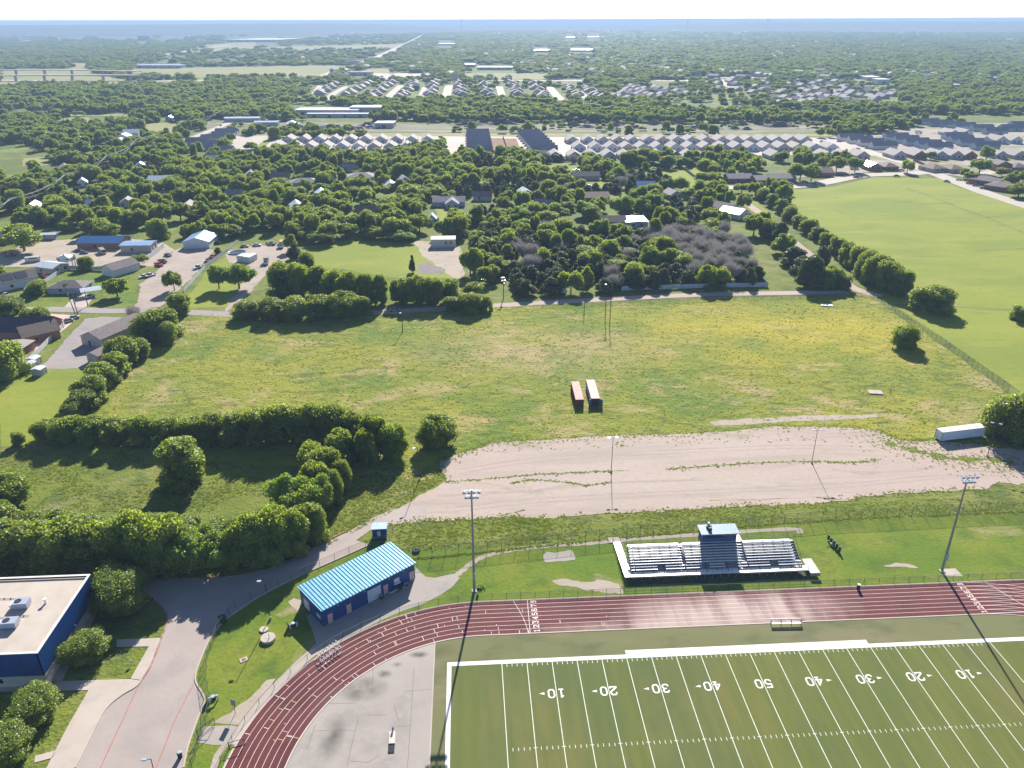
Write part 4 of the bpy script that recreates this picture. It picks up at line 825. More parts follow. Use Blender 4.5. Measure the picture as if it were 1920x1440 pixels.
# ------------------------------------------------ houses
HCACHE = {}
def cm(key, fn):
    if key not in HCACHE: HCACHE[key] = fn()
    return HCACHE[key]
def house(name, label, xy, rot, w, l, h, rh, wall, roof, feats=(), group=None, cat='house', hip=False, clear=25, ov=.45, chim=False, solar=False):
    """ridge along local y; gables at +-l/2"""
    t = thing(name, label, cat, xy, rot, group); k = (w, l, h, rh, hip, ov)
    def wl():
        if hip: return MB().box(0, 0, 0, w, l, h).mesh('wall', wall)
        vs = [(-w/2, y, 0) for y in (-l/2, l/2)]; mb = MB(); pr = [(-w/2, 0), (w/2, 0), (w/2, h), (0, h+rh), (-w/2, h)]
        v = [(a, -l/2, z) for a, z in pr]+[(a, l/2, z) for a, z in pr]
        return mb.add(v, [(0, 1, 2, 3, 4), (9, 8, 7, 6, 5)]+[(i, i+5, (i+1) % 5+5, (i+1) % 5) for i in range(5)]).mesh('wall', wall)
    def rfm():
        W_, L_, s = w/2+ov, l/2+ov, rh/(w/2); z0 = h-ov*s+.04; zr = h+rh+.04; th = .16
        if hip:
            q = max(.3, L_-W_); mb = MB(); v = [(-W_, -L_, z0), (W_, -L_, z0), (W_, L_, z0), (-W_, L_, z0), (0, -q, zr), (0, q, zr)]
            v += [(a, b, z-th) for a, b, z in v[:4]]
            return mb.add(v, [(0, 1, 4), (1, 2, 5, 4), (2, 3, 5), (3, 0, 4, 5), (6, 7, 1, 0), (7, 8, 2, 1), (8, 9, 3, 2), (9, 6, 0, 3), (9, 8, 7, 6)]).mesh('roof', roof)
        v = []
        for y in (-L_, L_): v += [(-W_, y, z0), (0, y, zr), (W_, y, z0), (W_, y, z0+th), (0, y, zr+th), (-W_, y, z0+th)]
        return MB().add(v, [(0, 1, 4, 5), (1, 2, 3, 4), (11, 10, 7, 6), (10, 9, 8, 7), (5, 4, 10, 11), (4, 3, 9, 10), (0, 6, 7, 1), (1, 7, 8, 2), (2, 8, 9, 3), (5, 11, 6, 0)]).mesh('roof', roof)
    part(t, 'wall', cm(('w', wall.name)+k, wl), wall); ro = part(t, 'roof', cm(('r', roof.name)+k, rfm), roof)
    for (kind, face, s, z, fw, fh) in feats:
        m = {'window': GLASSD, 'door': STEELD, 'garage_door': GREYD, 'pale_door': WALLW}[kind]; nm = 'door' if kind == 'pale_door' else kind
        def fm():
            if face in 'FB': return MB().box(s, (-1 if face == 'F' else 1)*(l/2+.03), z, fw, .08, fh).mesh(nm, m)
            return MB().box((-1 if face == 'L' else 1)*(w/2+.03), s, z, .08, fw, fh).mesh(nm, m)
        part(t, nm, cm((kind, face, s, z, fw, fh, w, l), fm), m)
    if chim: part(ro, 'chimney', MB().box(w*.2, l*.15, h, .8, .8, rh+.9), BRICK)
    if solar:
        for i in range(2): part(ro, 'solar_panel', MB().add([(w*.08, -l*.3+i*l*.32, h+rh*.86+.3), (w*.45, -l*.3+i*l*.32, h+rh*.1+.3), (w*.45, -l*.02+i*l*.32, h+rh*.1+.3), (w*.08, -l*.02+i*l*.32, h+rh*.86+.3)], [(0, 1, 2, 3)]), SHIND)
    OBST.append((xy[0], xy[1], max(w, l)/2+1, clear*.62)); return t
FE = (('window', 'F', -2.2, 1, 1.3, 1.3), ('window', 'F', 2.2, 1, 1.5, 1.3), ('garage_door', 'B', 1.6, 0, 4.6, 2.2), ('window', 'L', 2, 1, 1.2, 1.2), ('window', 'R', -2, 1, 1.2, 1.2))
def row(us, v, label, grp, roof, wall, w=11.4, l=19, h=2.9, rh=3.4, feats=FE, clear=3, rot=0):
    for i, u in enumerate(us):
        x, y = G(u, v); wl_ = wall[(i*7+3) % len(wall)] if isinstance(wall, list) else wall
        house('row_house', label.format(od(i)), (x, y+l/2), rot+rnd.uniform(-.02, .02), w, l, h, rh+rnd.choice((0, .25)), wl_, roof, feats, grp, clear=clear)
WL3 = [WALLG, WALLG, WALLB, WALLG, WALLW, WALLT, WALLG]
row([540+29.0*i for i in range(10)], 268, '{} gabled house from the left, back row of new houses left of the lots', 'new houses left of the soil lots', SHINL, WALLG)
row([519+30.3*i for i in range(10)], 281.5, '{} gabled house from the left, front row of new houses left of the lots', 'new houses left of the soil lots', SHINL, [WALLG, WALLB, WALLG, WALLW, WALLG])
row([592, 618, 672], 294, '{} pale roof from the left half hidden by trees below the new house rows', 'new houses left of the soil lots', SHINL, WALLT, l=15, clear=2)
row([1074, 1104, 1132, 1160, 1188, 1217, 1243, 1270, 1297, 1325, 1354, 1381, 1406, 1432, 1458, 1485, 1511], 269, '{} gabled house from the left, back row of new houses right of the lots', 'new houses right of the soil lots', SHINL, [WALLT, WALLG, WALLG])
row([1087, 1119, 1149, 1178, 1207, 1237, 1267, 1297, 1327, 1357, 1385, 1412, 1440, 1469, 1497, 1529, 1561], 283, '{} gabled house from the left, middle row of new houses right of the lots', 'new houses right of the soil lots', SHINL, [WALLW, WALLG, WALLW, WALLB, WALLT])
row([1042, 1078, 1110, 1143, 1175, 1205, 1237, 1267, 1296, 1456, 1516, 1552, 1587, 1618], 299, '{} gabled house from the left, lowest row of new houses right of the lots', 'new houses right of the soil lots', SHINL, [WALLG, WALLT, WALLG], clear=2)
FG = (('garage_door', 'L', 2, 0, 4.6, 2.2), ('window', 'L', -3, 1, 1.2, 1.2), ('window', 'F', 0, 1, 1.2, 1.2), ('window', 'R', 1, 1, 1.5, 1.2))
def stack(cs, label, grp, roof, wall=WALLW, w=10.2, l=22, h=3.2, rh=3.2, rot=math.pi/2, clear=10):
    for i, (u, v) in enumerate(cs):
        x, y = G(u, v); house('row_house', label.format(od(i)), (x, y+w/2), rot, w, l, h, rh, wall, roof, FG, grp, clear=clear)
def vstack(u0, v0, u1, v1, n): # equal metres apart
    a, b = G(u0, v0), G(u1, v1); return [P(a[0]+(b[0]-a[0])*i/(n-1), a[1]+(b[1]-a[1])*i/(n-1)) for i in range(n)]
stack(vstack(900, 291, 896, 255, 8), '{} grey-roofed house from the front, stack left of the soil lots', 'grey roofed stacks beside the soil lots', SHINP)
stack(vstack(1022, 288, 992, 256, 8), '{} grey-roofed house from the front, stack right of the soil lots', 'grey roofed stacks beside the soil lots', SHINP)
stack([(443, 297), (412, 289), (376, 283), (392, 277), (370, 272), (398, 266), (418, 260), (424, 254)], '{} house from the front in the purplish-roofed cluster by the left street', 'purplish roofed cluster by the left street', SHINP, WALLW)
stack([(1660, 280), (1636, 274), (1616, 269), (1597, 264)], '{} house from the front in the left stack of grey roofs beyond the park', 'grey roofed stacks beyond the park', SHINP, WALLW)
stack([(1764, 282), (1745, 277), (1722, 273), (1703, 268), (1684, 263)], '{} house from the front in the middle stack of grey roofs beyond the park', 'grey roofed stacks beyond the park', SHINP, WALLB)
stack([(1852, 281), (1824, 274), (1806, 268), (1795, 262), (1870, 252), (1845, 246), (1812, 242), (1786, 239), (1764, 237), (1744, 234), (1900, 246), (1918, 240)], '{} house from the front in the right stack of grey roofs beyond the park', 'grey roofed stacks beyond the park', SHINP, WALLB)
row([1788, 1813], 256, '{} pale-roofed house from the left beside the brown lot beyond the park', 'houses beyond the park', SHINL, WALLW)
row([1847, 1878, 1906], 269, '{} pale-roofed house from the left in the far right row beyond the park', 'houses beyond the park', SHINL, WALLW)
row([1687, 1725, 1764, 1793, 1819, 1877, 1912], 298, '{} house from the left in the row facing the broad street beyond the park', 'houses beyond the park', SHINL, [WALLT, BRICK, WALLG])
def hs(u, v, label, w=11, l=15, rot=0, h=2.9, rh=2.4, wall=WALLG, roof=SHINB, **k):
    x, y = G(u, v); return house(k.pop('name', 'house'), label, (x, y+3), rot, w, l, h, rh, wall, roof, k.pop('feats', FE), k.pop('group', None), **k)
H2 = math.pi/2
hs(1751, 321, 'brown-roofed corner house left of the pair above the street junction', 12, 16, .2, wall=WALLT, hip=True); hs(1787, 322, 'brown-roofed corner house right of the pair above the street junction', 12, 16, .1, wall=WALLT, hip=True)
hs(1852, 345, 'brick house with grey hip roof, nearest along the road right of the park', 14, 18, .6, wall=BRICK, roof=SHING, hip=True); hs(1884, 357, 'brick house with grey hip roof, second along the road right of the park', 14, 18, .6, wall=BRICK, roof=SHING, hip=True)
hs(1877, 320, 'two-storey brick house behind the road right of the park', 11, 12, 0, 5, wall=BRICK, roof=SHING); hs(1908, 322, 'brick house at the right edge beyond the park road', 12, 14, 0, 4, wall=BRICK, roof=SHING, hip=True)
hs(1636, 318, 'house with bright glinting roof facing the park between trees', 11, 14, 0, wall=BRICK, roof=METW); hs(1667, 318, 'brown brick house right of the glinting roof facing the park', 11, 14, 0, wall=BRICK, hip=True)
hs(1540, 330, 'brown house with carport behind the cars facing the park', 12, 16, H2, wall=BRICK); hs(1466, 341, 'light-roofed brick house with chimney pipe facing the park', 12, 18, H2, wall=BRICK, roof=SHINL); hs(1432, 344, 'brick house with pale roof at the bend by the park', 12, 15, H2+.1, wall=BRICK, roof=SHINL); hs(1386, 341, 'brick house with grey roof behind the brown fence', 12, 18, H2, wall=BRICK, roof=SHINP)
# houses among the trees
hs(303, 345, 'pale grey metal-roofed house among the trees on the left', 12, 18, H2-.1, wall=WALLG, roof=METW); hs(572, 349, 'house with pale beige roof deep in the wood', 12, 20, H2, wall=WALLT, roof=SHINL, hip=True, clear=30); hs(677, 338, 'grey hip-roofed house with porch gable in the wood', 14, 20, H2, wall=WALLG, roof=SHINP, hip=True, clear=30)
hs(842, 386, 'dark roofed house with front gable above a small lawn', 11, 20, H2, wall=WALLB, roof=SHINP, clear=35); x, y = G(848, 388); house('house_wing', 'front gable wing of the dark roofed house in the wood', (x, y-1), 0, 8, 9, 2.9, 2.6, WALLB, SHINP, FE, clear=35)
hs(1098, 337, 'long grey bungalow at the edge of a garden lawn', 10, 20, H2, wall=WALLG, roof=SHING, clear=30); hs(1118, 377, 'brown roofed house with brick chimney in the wood', 13, 16, H2, wall=BRICK, roof=SHINB, chim=True, clear=30)
hs(1192, 424, 'house with brilliant white flat roof at the wood edge', 12, 14, 0, 3.2, .4, wall=WALLB, roof=METW, clear=30, hip=False); hs(1150, 424, 'low brown roof just left of the brilliant white roof', 10, 14, H2, wall=WALLT, roof=SHINB, clear=20)
hs(1360, 398, 'dark grey roof joined to white metal roofs near the lane', 11, 14, .6, wall=WALLW, roof=SHING, clear=20); hs(1378, 408, 'white metal roofed house near the lane right of the wood', 11, 14, .7, wall=WALLW, roof=METW, clear=25)
hs(248, 262, 'tall white house of stepped gables, taller right wing', 11, 15, H2, 7, 2.6, wall=WALLW, roof=WALLW, clear=35); hs(232, 266, 'white middle gable wing of the stepped white house', 12, 12, 0, 5, 2.6, wall=WALLW, roof=WALLW, clear=35); hs(222, 271, 'lowest white front wing of the stepped white house', 13, 11, 0, 3, 2.4, wall=WALLW, roof=WALLW, clear=35)
hs(144, 265, 'grey metal roof between trees left of the tall white house', 9, 12, .5, wall=WALLG, roof=METW, clear=25); hs(237, 388, 'white-gabled porch roof in shade in the left wood', 8, 9, .2, wall=WALLG, roof=SHINL, clear=20); hs(318, 226, 'small white house at the far clearing', 8, 9, 0, wall=WALLW, roof=METW, clear=20); hs(153, 350, 'little white roof glimpsed by the power lines', 6, 9, .4, wall=WALLW, roof=METW, clear=15)
hs(262, 318, 'bright shed roof beside the power line pole', 7, 9, .3, wall=WALLW, roof=METW, clear=15); hs(20, 345, 'brown roof half hidden in the far left wood', 8, 10, .3, wall=WALLT, roof=SHINB, clear=15); hs(810, 420, 'small bright white shed roof right of the path in the wood', 5, 6, 0, wall=WALLW, roof=METW, clear=15); hs(757, 345, 'small pale roof beside the tree gap', 7, 9, .3, wall=WALLG, roof=METW, clear=12)
hs(548, 237, 'white farm shed with porch roofs beyond the new houses', 12, 18, .3, wall=WALLW, roof=METW, cat='shed'); hs(500, 236, 'long blue-grey barn at the far yard', 10, 26, H2, 4, 1, wall=WALLB, roof=METW, cat='barn'); hs(455, 228, 'long white metal roofed barn by the far street', 12, 40, H2, 4, 1, wall=WALLG, roof=METW, cat='barn')
for i, (u, v, a, k) in enumerate(((60, 397, .2, 0), (120, 322, .5, 1), (180, 392, 1.4, 0), (300, 376, 1.5, 2), (352, 396, .1, 1), (400, 304, 1.3, 0), (470, 334, .2, 1), (525, 338, 1.5, 2), (556, 396, .3, 0), (655, 322, 1.2, 1), (732, 356, .1, 0), (905, 376, 1.5, 2), (985, 370, .2, 0), (1022, 392, 1.2, 1), (1130, 304, .1, 2), (1212, 356, 1.4, 0), (1262, 372, .2, 1), (690, 404, 1.3, 2), (602, 372, .2, 0), (440, 372, 1.4, 1))):
    hs(u, v, f'{od(i)} small roof from the left glimpsed between the trees of the middle wood', 8, 12, a, wall=(WALLW, WALLT, WALLG)[k], roof=(METW, SHINL, SHINB)[k], clear=22, group='roofs glimpsed in the middle wood')
# yard with low white barn, big workshop
bf = (('window', 'L', -3.5, 1.7, 1.1, 1.1), ('window', 'L', -1, 1.7, 1.1, 1.1), ('pale_door', 'L', 1, 0, 1.1, 2.2), ('garage_door', 'L', 3.8, 0, 2.9, 2.8))
x, y = G(831.5, 464); house('small_barn', 'small cream metal barn with pale roof beside the mown lawn', (x, y+3.2), -H2, 6.4, 12.4, 4.1, 1.0, BARN, METW, (('window', 'R', 3.9, 1.9, 1.1, 1.1), ('window', 'R', 1.3, 1.9, 1.1, 1.1), ('pale_door', 'R', -.7, 0, 1.1, 2.2), ('garage_door', 'R', -3.4, 0, 2.9, 2.8)), cat='barn', clear=30, ov=.2)
x, y = G(369, 466); house('workshop', 'blue-roofed white metal workshop with three garage doors', (x, y+8), 0, 13, 16, 3.4, 2.1, WALLW, METB, (('garage_door', 'F', -4, 0, 3, 2.6), ('garage_door', 'F', 0, 0, 3, 2.6), ('garage_door', 'F', 4, 0, 3, 2.6)), cat='workshop', clear=30)
# left neighbourhood
hs(193, 464, 'blue roofed open workshop with cars in its shade', 13, 22, H2-.05, 3.2, 2.0, wall=BRICK, roof=mat('deep_blue_roof', (.06, .16, .32), .3, metal=.4, spec=.6), clear=30, cat='workshop'); hs(258, 472, 'white flat-roofed shed beside the blue roofed workshop', 9, 15, H2, 3.6, .5, wall=WALLT, roof=METB, clear=25, cat='shed'); hs(89, 450, 'little white roof in tree shade at the yard edge', 4, 8, H2, 2.6, .4, wall=WALLG, roof=METW, cat='shed', clear=15)
hs(3, 456, 'tan house at the left edge below the trees', 10, 12, H2, wall=BRICK, roof=SHINB, clear=20); hs(223, 514, 'grey-roofed white garage with one wide door', 8, 14, -.55, 3.2, 2.2, wall=WALLW, roof=SHING, cat='garage', feats=(('garage_door', 'F', 0, 0, 4.8, 2.4),)); hs(94, 512, 'open carport with white roof over parked things', 9, 11, H2-.4, 3, 1.2, wall=WALLT, roof=METW, cat='carport')
hs(128, 548, 'low grey-roofed bungalow behind the front lawn', 10, 15, H2, 2.6, 1.9, wall=WALLB, roof=SHING, hip=True); hs(22, 540, 'white gabled house with dark panels on its roof', 10, 17, -.9, 3.6, 2.6, wall=WALLW, roof=SHING, solar=True); hs(118, 492, 'small white hip-roofed garden shed behind the white fence', 5, 5, 0, 2, 1.2, wall=WALLW, roof=METW, cat='shed', hip=True)
t = thing('carport', 'white canopy carport over the concrete drive', 'carport', G(172, 553), .5); part(t, 'roof', MB().profx([(-3.2, 2.5), (0, 3.2), (3.2, 2.5), (3.2, 2.6), (0, 3.32), (-3.2, 2.6)], -4, 4), METW)
for a in (-3.8, 3.8):
    for b in (-3, 3): part(t, 'post', MB().box(a, b, 0, .1, .1, 2.55), STEEL)
hs(210, 636, 'long tan building with brown shingle roof on the gravel drive', 9.5, 21, -.42, 3.3, 2.1, wall=WALLT, roof=SHING, cat='house', feats=(('door', 'F', -1, 0, 1, 2),)); hs(180, 680, 'tan lean-to shed with white door behind the shrubs', 4.5, 6, -.3, 2.6, 1.0, wall=WALLT, roof=SHING, cat='shed', feats=(('pale_door', 'F', .8, 0, .9, 2),))
hs(52, 632, 'brick house wing with dark solar-covered roof by the pink drive', 12, 18, H2, 3.4, 3.4, wall=BRICK, roof=SHIND, cat='house', feats=(('window', 'R', 3, 1, 1.3, 1.3),)); hs(68, 640, 'brown front gable of the dark solar roofed house', 9, 12, -.9, 3.2, 2.6, wall=BRICK, roof=SHINB); hs(24, 668, 'tan flat patio roof of the dark solar roofed house', 8, 9, -.1, 2.8, .4, wall=BRICK, roof=SHINL)
for (u, v, lb, s) in ((62, 684, 'white-roofed garden shed by the pale fence end, upper of three', 3.6), (55, 694, 'middle white garden shed of the three by the tree', 3.2), (72, 704, 'lowest beige garden shed standing on the lawn', 3.4)):
    x, y = G(u, v); house('garden_shed', lb, (x, y+1), -.15, s, s*.9, 2.1, .4, WALLT, METW, (('pale_door', 'R', 0, 0, 1, 1.8),), 'garden sheds by the lawn', cat='shed', clear=8, ov=.15)
for (u, v, w, l, lb) in ((455, 488, 3, 5, 'left white box shed of three behind the round trees'), (460.5, 488.5, 3, 5, 'middle white box shed of three behind the round trees'), (470, 489, 3.4, 7, 'right and longest white box shed of three')):
    house('box_shed', lb, G(u, v), -.3, w, l, 2.6, .15, WALLW, METW, (), 'white box sheds', cat='shed', clear=10, ov=.1)
# far large buildings
def bigbox(name, label, u0, u1, v, h, dep, roof, wall, cat='warehouse', rot=0):
    a, b = G(u0, v), G(u1, v); L = math.dist(a, b); t = thing(name, label, cat, ((a[0]+b[0])/2, (a[1]+b[1])/2), math.atan2(b[1]-a[1], b[0]-a[0]))
    part(t, 'wall', MB().box(0, dep/2, 0, L, dep, h), wall); part(t, 'roof', MB().box(0, dep/2, h, L+.6, dep+.6, .3), roof)
    for i in range(max(1, min(6, int(L/18)))): part(t, 'door', MB().box(-L/2+(i+.5)*L/max(1, min(6, int(L/18))), -.1, 0, 4, .3, h*.6), STEELD)
    OBST.append((0, 0, 0, 0)); OBST.pop()
    CLEAR.append([(u0-3, v-10), (u1+3, v-10), (u1+3, v+9), (u0-3, v+9)]); return t
bigbox('warehouse', 'long white-roofed warehouse beyond the tree belt', 553, 672, 216, 6, 28, METW, WALLT); bigbox('warehouse', 'taller right end of the long white-roofed warehouse', 656, 718, 214, 8, 26, METW, WALLT)
bigbox('warehouse', 'low canopy in front of the long white-roofed warehouse', 575, 690, 220, 4, 10, METW, WALLG)
bigbox('open_shed', 'white lean-to shed in the far equipment yard', 703, 738, 240, 5, 20, METW, WALLT, 'shed'); bigbox('office_block', 'distant dark block standing above the treetops on the left', 259, 275, 76, 26, 40, SHING, WALLG, 'building')
bigbox('shop_building', 'dark roofed shop by the highway junction', 652, 696, 142, 7, 24, SHINP, WALLT, 'shop'); bigbox('school_block', 'long low grey building past the highway fields', 255, 340, 128, 7, 30, METW, WALLG, 'building'); bigbox('store_row', 'white store roofs right of the highway junction', 868, 890, 126, 6, 40, METW, WALLT, 'building')
bigbox('store_row', 'pale building row beyond the right-hand grass strip', 895, 960, 131, 6, 30, METW, WALLT, 'building'); bigbox('distribution_centre', 'vast white-roofed distribution centre far to the left', 425, 520, 79, 12, 420, METW, WALLG, 'warehouse'); bigbox('church', 'white building in the trees by the right-hand suburb', 1645, 1668, 158, 8, 30, METW, WALLW, 'building')
for i, (u0, u1, v, lb) in enumerate(((105, 162, 66.5, 'far pale warehouse, leftmost below the ridge'), (185, 290, 65.5, 'far long pale warehouse below the ridge'), (300, 345, 66.5, 'far pale warehouse right of the longest one'), (480, 560, 63, 'far pale warehouse under the middle of the ridge'), (555, 620, 62.5, 'distant white roofs right of the ridge warehouses'), (820, 850, 85, 'distant pale building among the central trees'), (1060, 1078, 72, 'bright far building in the central haze, left one'), (1100, 1125, 71, 'bright far building in the central haze, right one'), (775, 787, 53, 'bright pinkish roofs near the horizon'), (915, 930, 50, 'bright white dome roof near the horizon'), (1000, 1030, 98, 'pale far building row in the suburb trees'), (1070, 1112, 97, 'longer pale far building row in the suburb trees'), (1370, 1390, 57, 'faint far building below the right ridge'), (1578, 1584, 63, 'tiny white far building at the right'), (1716, 1724, 69, 'small bright white building on the far right'), (1625, 1650, 151, 'pale roofed hall between the right-hand suburb trees'), (1790, 1800, 166, 'bright roof at the right suburb edge'), (1858, 1873, 152, 'pale hall at the far right by the suburb'))):
    bigbox('far_building', lb, u0, u1, v, 6, 260 if v < 70 else (130 if v < 100 else 40), METW, WALLT, 'building')
# suburb beyond the tree belt, individual houses
SUBH = []
def subrow(u0, v0, u1, v1, n, side, grp):
    a, b = G(u0, v0), G(u1, v1)
    for i in range(n):
        if (i*7+int(u0)) % 5 == 0: continue
        SUBH.append((a[0]+(b[0]-a[0])*(i+.5)/n+math.sin(i*2.1+u0)*5, a[1]+(b[1]-a[1])*(i+.5)/n, math.atan2(b[1]-a[1], b[0]-a[0])-math.pi/2+math.sin(i*3.3)*.16, grp))
for (u0, v0, u1, v1, n, g) in ((590, 181, 632, 158, 12, 'leftmost'), (652, 180, 690, 156, 14, 'left'), (690, 190, 735, 154, 18, 'left middle'), (752, 184, 778, 155, 14, 'middle'), (805, 184, 815, 153, 14, 'right middle'), (862, 180, 862, 155, 12, 'right'), (918, 182, 905, 155, 12, 'second right'), (975, 182, 955, 154, 12, 'third right'), (1022, 184, 995, 156, 12, 'fourth right'), (1090, 186, 1060, 162, 10, 'rightmost'), (1130, 187, 1098, 166, 10, 'far right')):
    subrow(u0, v0, u1, v1, n, 1, f'{g} street of the distant suburb')
rs = random.Random(11)
def subfield(poly, n, grp):
    us = [p[0] for p in poly]; vs = [p[1] for p in poly]; out = []
    tries = 0
    while len(out) < n and tries < 6000:
        tries += 1; u = rs.uniform(min(us), max(us)); v = rs.uniform(min(vs), max(vs))
        if not inpoly(u, v, poly): continue
        x, y = G(u, v)
        if all(math.dist((x, y), o[:2]) > 17 for o in out): out.append((x, y, rs.choice((0, 0, H2))+.3, grp))
    SUBH.extend(out)
subfield([(1150, 182), (1180, 163), (1260, 165), (1290, 178), (1240, 188), (1190, 192)], 36, 'houses of the middle distant suburb')
subfield([(1440, 190), (1470, 155), (1560, 150), (1600, 165), (1680, 180), (1660, 194), (1500, 196)], 62, 'houses of the right distant suburb')
subfield([(1350, 172), (1340, 150), (1440, 150), (1440, 178)], 16, 'houses by the distant white street')
SUBP = {}; bygrp = {}
for e in SUBH: bygrp.setdefault(e[3], []).append(e)
for g, es in bygrp.items():
    if g.startswith('houses'): es.sort(key=lambda e: P(e[0], e[1])[0])
    for i, (x, y, r, g) in enumerate(es):
        d = rs.choice(('pale', 'pale', 'pale', 'grey')); roof = SHINL if d == 'pale' else SHINP
        lb = f'{od(i)} roof from the left among the {g}' if g.startswith('houses') else f'{od(i)} house from the near end on the {g}'
        if d not in SUBP: t = house('suburb_house', lb, (x, y), r, 14, 12, 3, 3.4, WALLT, roof, (), g, clear=14); SUBP[d] = t
        else: t = copy_tree(SUBP[d], (x, y), r, lb); OBST.append((x, y, 8, 14))
        t['group'] = g
# far streets, fields, highway
for pl, w in (([(745, 190), (733, 188), (728, 182), (752, 160)], 12), ([(615, 188), (625, 176), (650, 162)], 12), ([(787, 184), (792, 174), (797, 163)], 9), ([(836, 182), (842, 160)], 14), ([(942, 182), (936, 162)], 12), ([(1052, 188), (1040, 175), (1030, 163)], 14), ([(1100, 185), (1088, 172)], 10), ([(1460, 187), (1490, 199)], 12), ([(1330, 143), (1350, 150), (1370, 162), (1385, 170)], 16), ([(590, 176), (600, 160)], 10)):
    street('street', pl, w, .05, M_street)
def band(name, pl, z, m): CLEAR.append(pl); return sheet(name, px(pl), z, m)
band('dry_field', [(250, 128), (440, 125), (625, 122), (652, 124), (600, 147), (480, 146), (255, 145), (235, 138)], .0, M_drygrass)
band('dry_field', [(868, 137), (960, 137), (1040, 137), (1025, 149), (870, 148)], .0, M_drygrass); band('green_field', [(240, 153), (390, 147), (385, 160), (230, 160)], .0, M_park)
band('green_field', [(690, 128), (745, 128), (740, 136), (665, 138)], 0, M_drygrass); band('green_field', [(130, 118), (170, 118), (165, 132), (140, 132)], 0, M_drygrass)
band('far_field', [(385, 84), (480, 78), (480, 92), (400, 96)], 0, M_drygrass); band('far_field', [(500, 88), (760, 82), (745, 92), (490, 94)], 0, M_drygrass); band('far_field', [(1590, 62), (1680, 59), (1690, 54), (1870, 52), (1800, 60), (1680, 61)], 0, M_drygrass)
band('commercial_pad', [(690, 137), (790, 137), (795, 147), (690, 147)], .02, M_street); band('interchange_grass', [(0, 130), (140, 128), (220, 145), (260, 160), (0, 162)], -.02, M_drygrass)
street('highway', [(-40, 150), (200, 152), (480, 150), (700, 148), (1000, 151), (1340, 151), (1480, 148), (1700, 152)], 24, .06, M_street)
street('highway', [(600, 147), (640, 130), (680, 118), (720, 102), (760, 83)], 30, .08, M_street); street('highway', [(760, 83), (800, 62)], 24, .08, M_street)
street('highway', [(-20, 76), (100, 72), (400, 68), (600, 66)], 60, .05, M_street); street('highway', [(200, 118), (300, 104), (400, 88), (430, 84)], 30, .05, M_street); street('highway', [(330, 100), (430, 93)], 20, .05, M_street)
street('dirt_road', [(1290, 152), (1330, 146), (1460, 146)], 20, .07, M_street); street('rail_line', [(1535, 133), (1590, 140)], 10, .07, M_street)
# overpass
for n_, (v0, v1, lb) in enumerate(((152, 147, 'long concrete overpass on pillars at the far left, nearer span'), (141, 139, 'long concrete overpass at the far left, farther span'))):
    a = G(-30, v0); b = G(110, v0-1); c = G(262, v1+4)
    t = thing('overpass', lb, 'bridge', a); p = smooth([(0, 0), (b[0]-a[0], b[1]-a[1]), (c[0]-a[0], c[1]-a[1])], 6)
    part(t, 'deck', MB().ribbon(p, 16, 9, 1.6), M_conc)
    for q in p[1::2]: part(t, 'pillar', MB().box(q[0], q[1], 0, 5, 2.5, 9), M_conc)
# ridge hills on the horizon
def ridge(u0, u1, vt, dist_, name, seed):
    n = 60; mb = MB(); vs = []; r = random.Random(seed)
    for i in range(n+1):
        u = u0+(u1-u0)*i/n; e = min(1, 4*i/n, 4*(n-i)/n); e = e*e*(3-2*e)
        d = _w+_r*(u-960)/F; d = d/np.linalg.norm(d[:2]); tp = dist_*(38-vt)/1640*-1
        H = max(2, (CZ+(dist_/math.cos(math.atan((u-960)/F)))*(38.-vt)/F*.93)*e+r.uniform(-1, 1)*2)
        for k, (f_, hh) in enumerate(((.72, -1), (.86, .35), (.93, .8), (1, 1), (1.2, .9), (1.5, -.02))):
            dd = dist_*f_/ (d@_w/np.linalg.norm(_w[:2]) if 0 else 1); vs.append((CX+d[0]*dd, CY+d[1]*dd, H*hh if hh > 0 else -2))
    m = 6; mb.add(vs, [(i*m+k, i*m+k+1, (i+1)*m+k+1, (i+1)*m+k) for i in range(n) for k in range(m-1)])
    return struct(name, mb, mat('wooded_hills', (.022, .035, .02), .95, var=.3, vscale=.002))
ridge(-300, 1000, 42.5, 9500, 'ridge_hills', 1); ridge(1050, 2300, 41.5, 10500, 'ridge_hills', 2)
for (u, lb) in ((883, 'water tower on the horizon right of the middle'), (1234, 'water tower on the right ridge, left one'), (1358, 'water tower on the right ridge, right one')):
    d = _w+_r*(u-960)/F; d = d/np.linalg.norm(d[:2]); x, y = CX+d[0]*9300, CY+d[1]*9300; z0 = 64
    t = thing('water_tower', lb, 'water tower', (x, y, 0)); part(t, 'stem', MB().tube((0, 0, 0), (0, 0, z0+38), 4, 3, 8), WALLG); part(t, 'tank', MB().tube((0, 0, z0+30), (0, 0, z0+40), 9, 11, 12).tube((0, 0, z0+40), (0, 0, z0+46), 11, 5, 12), WALLG)

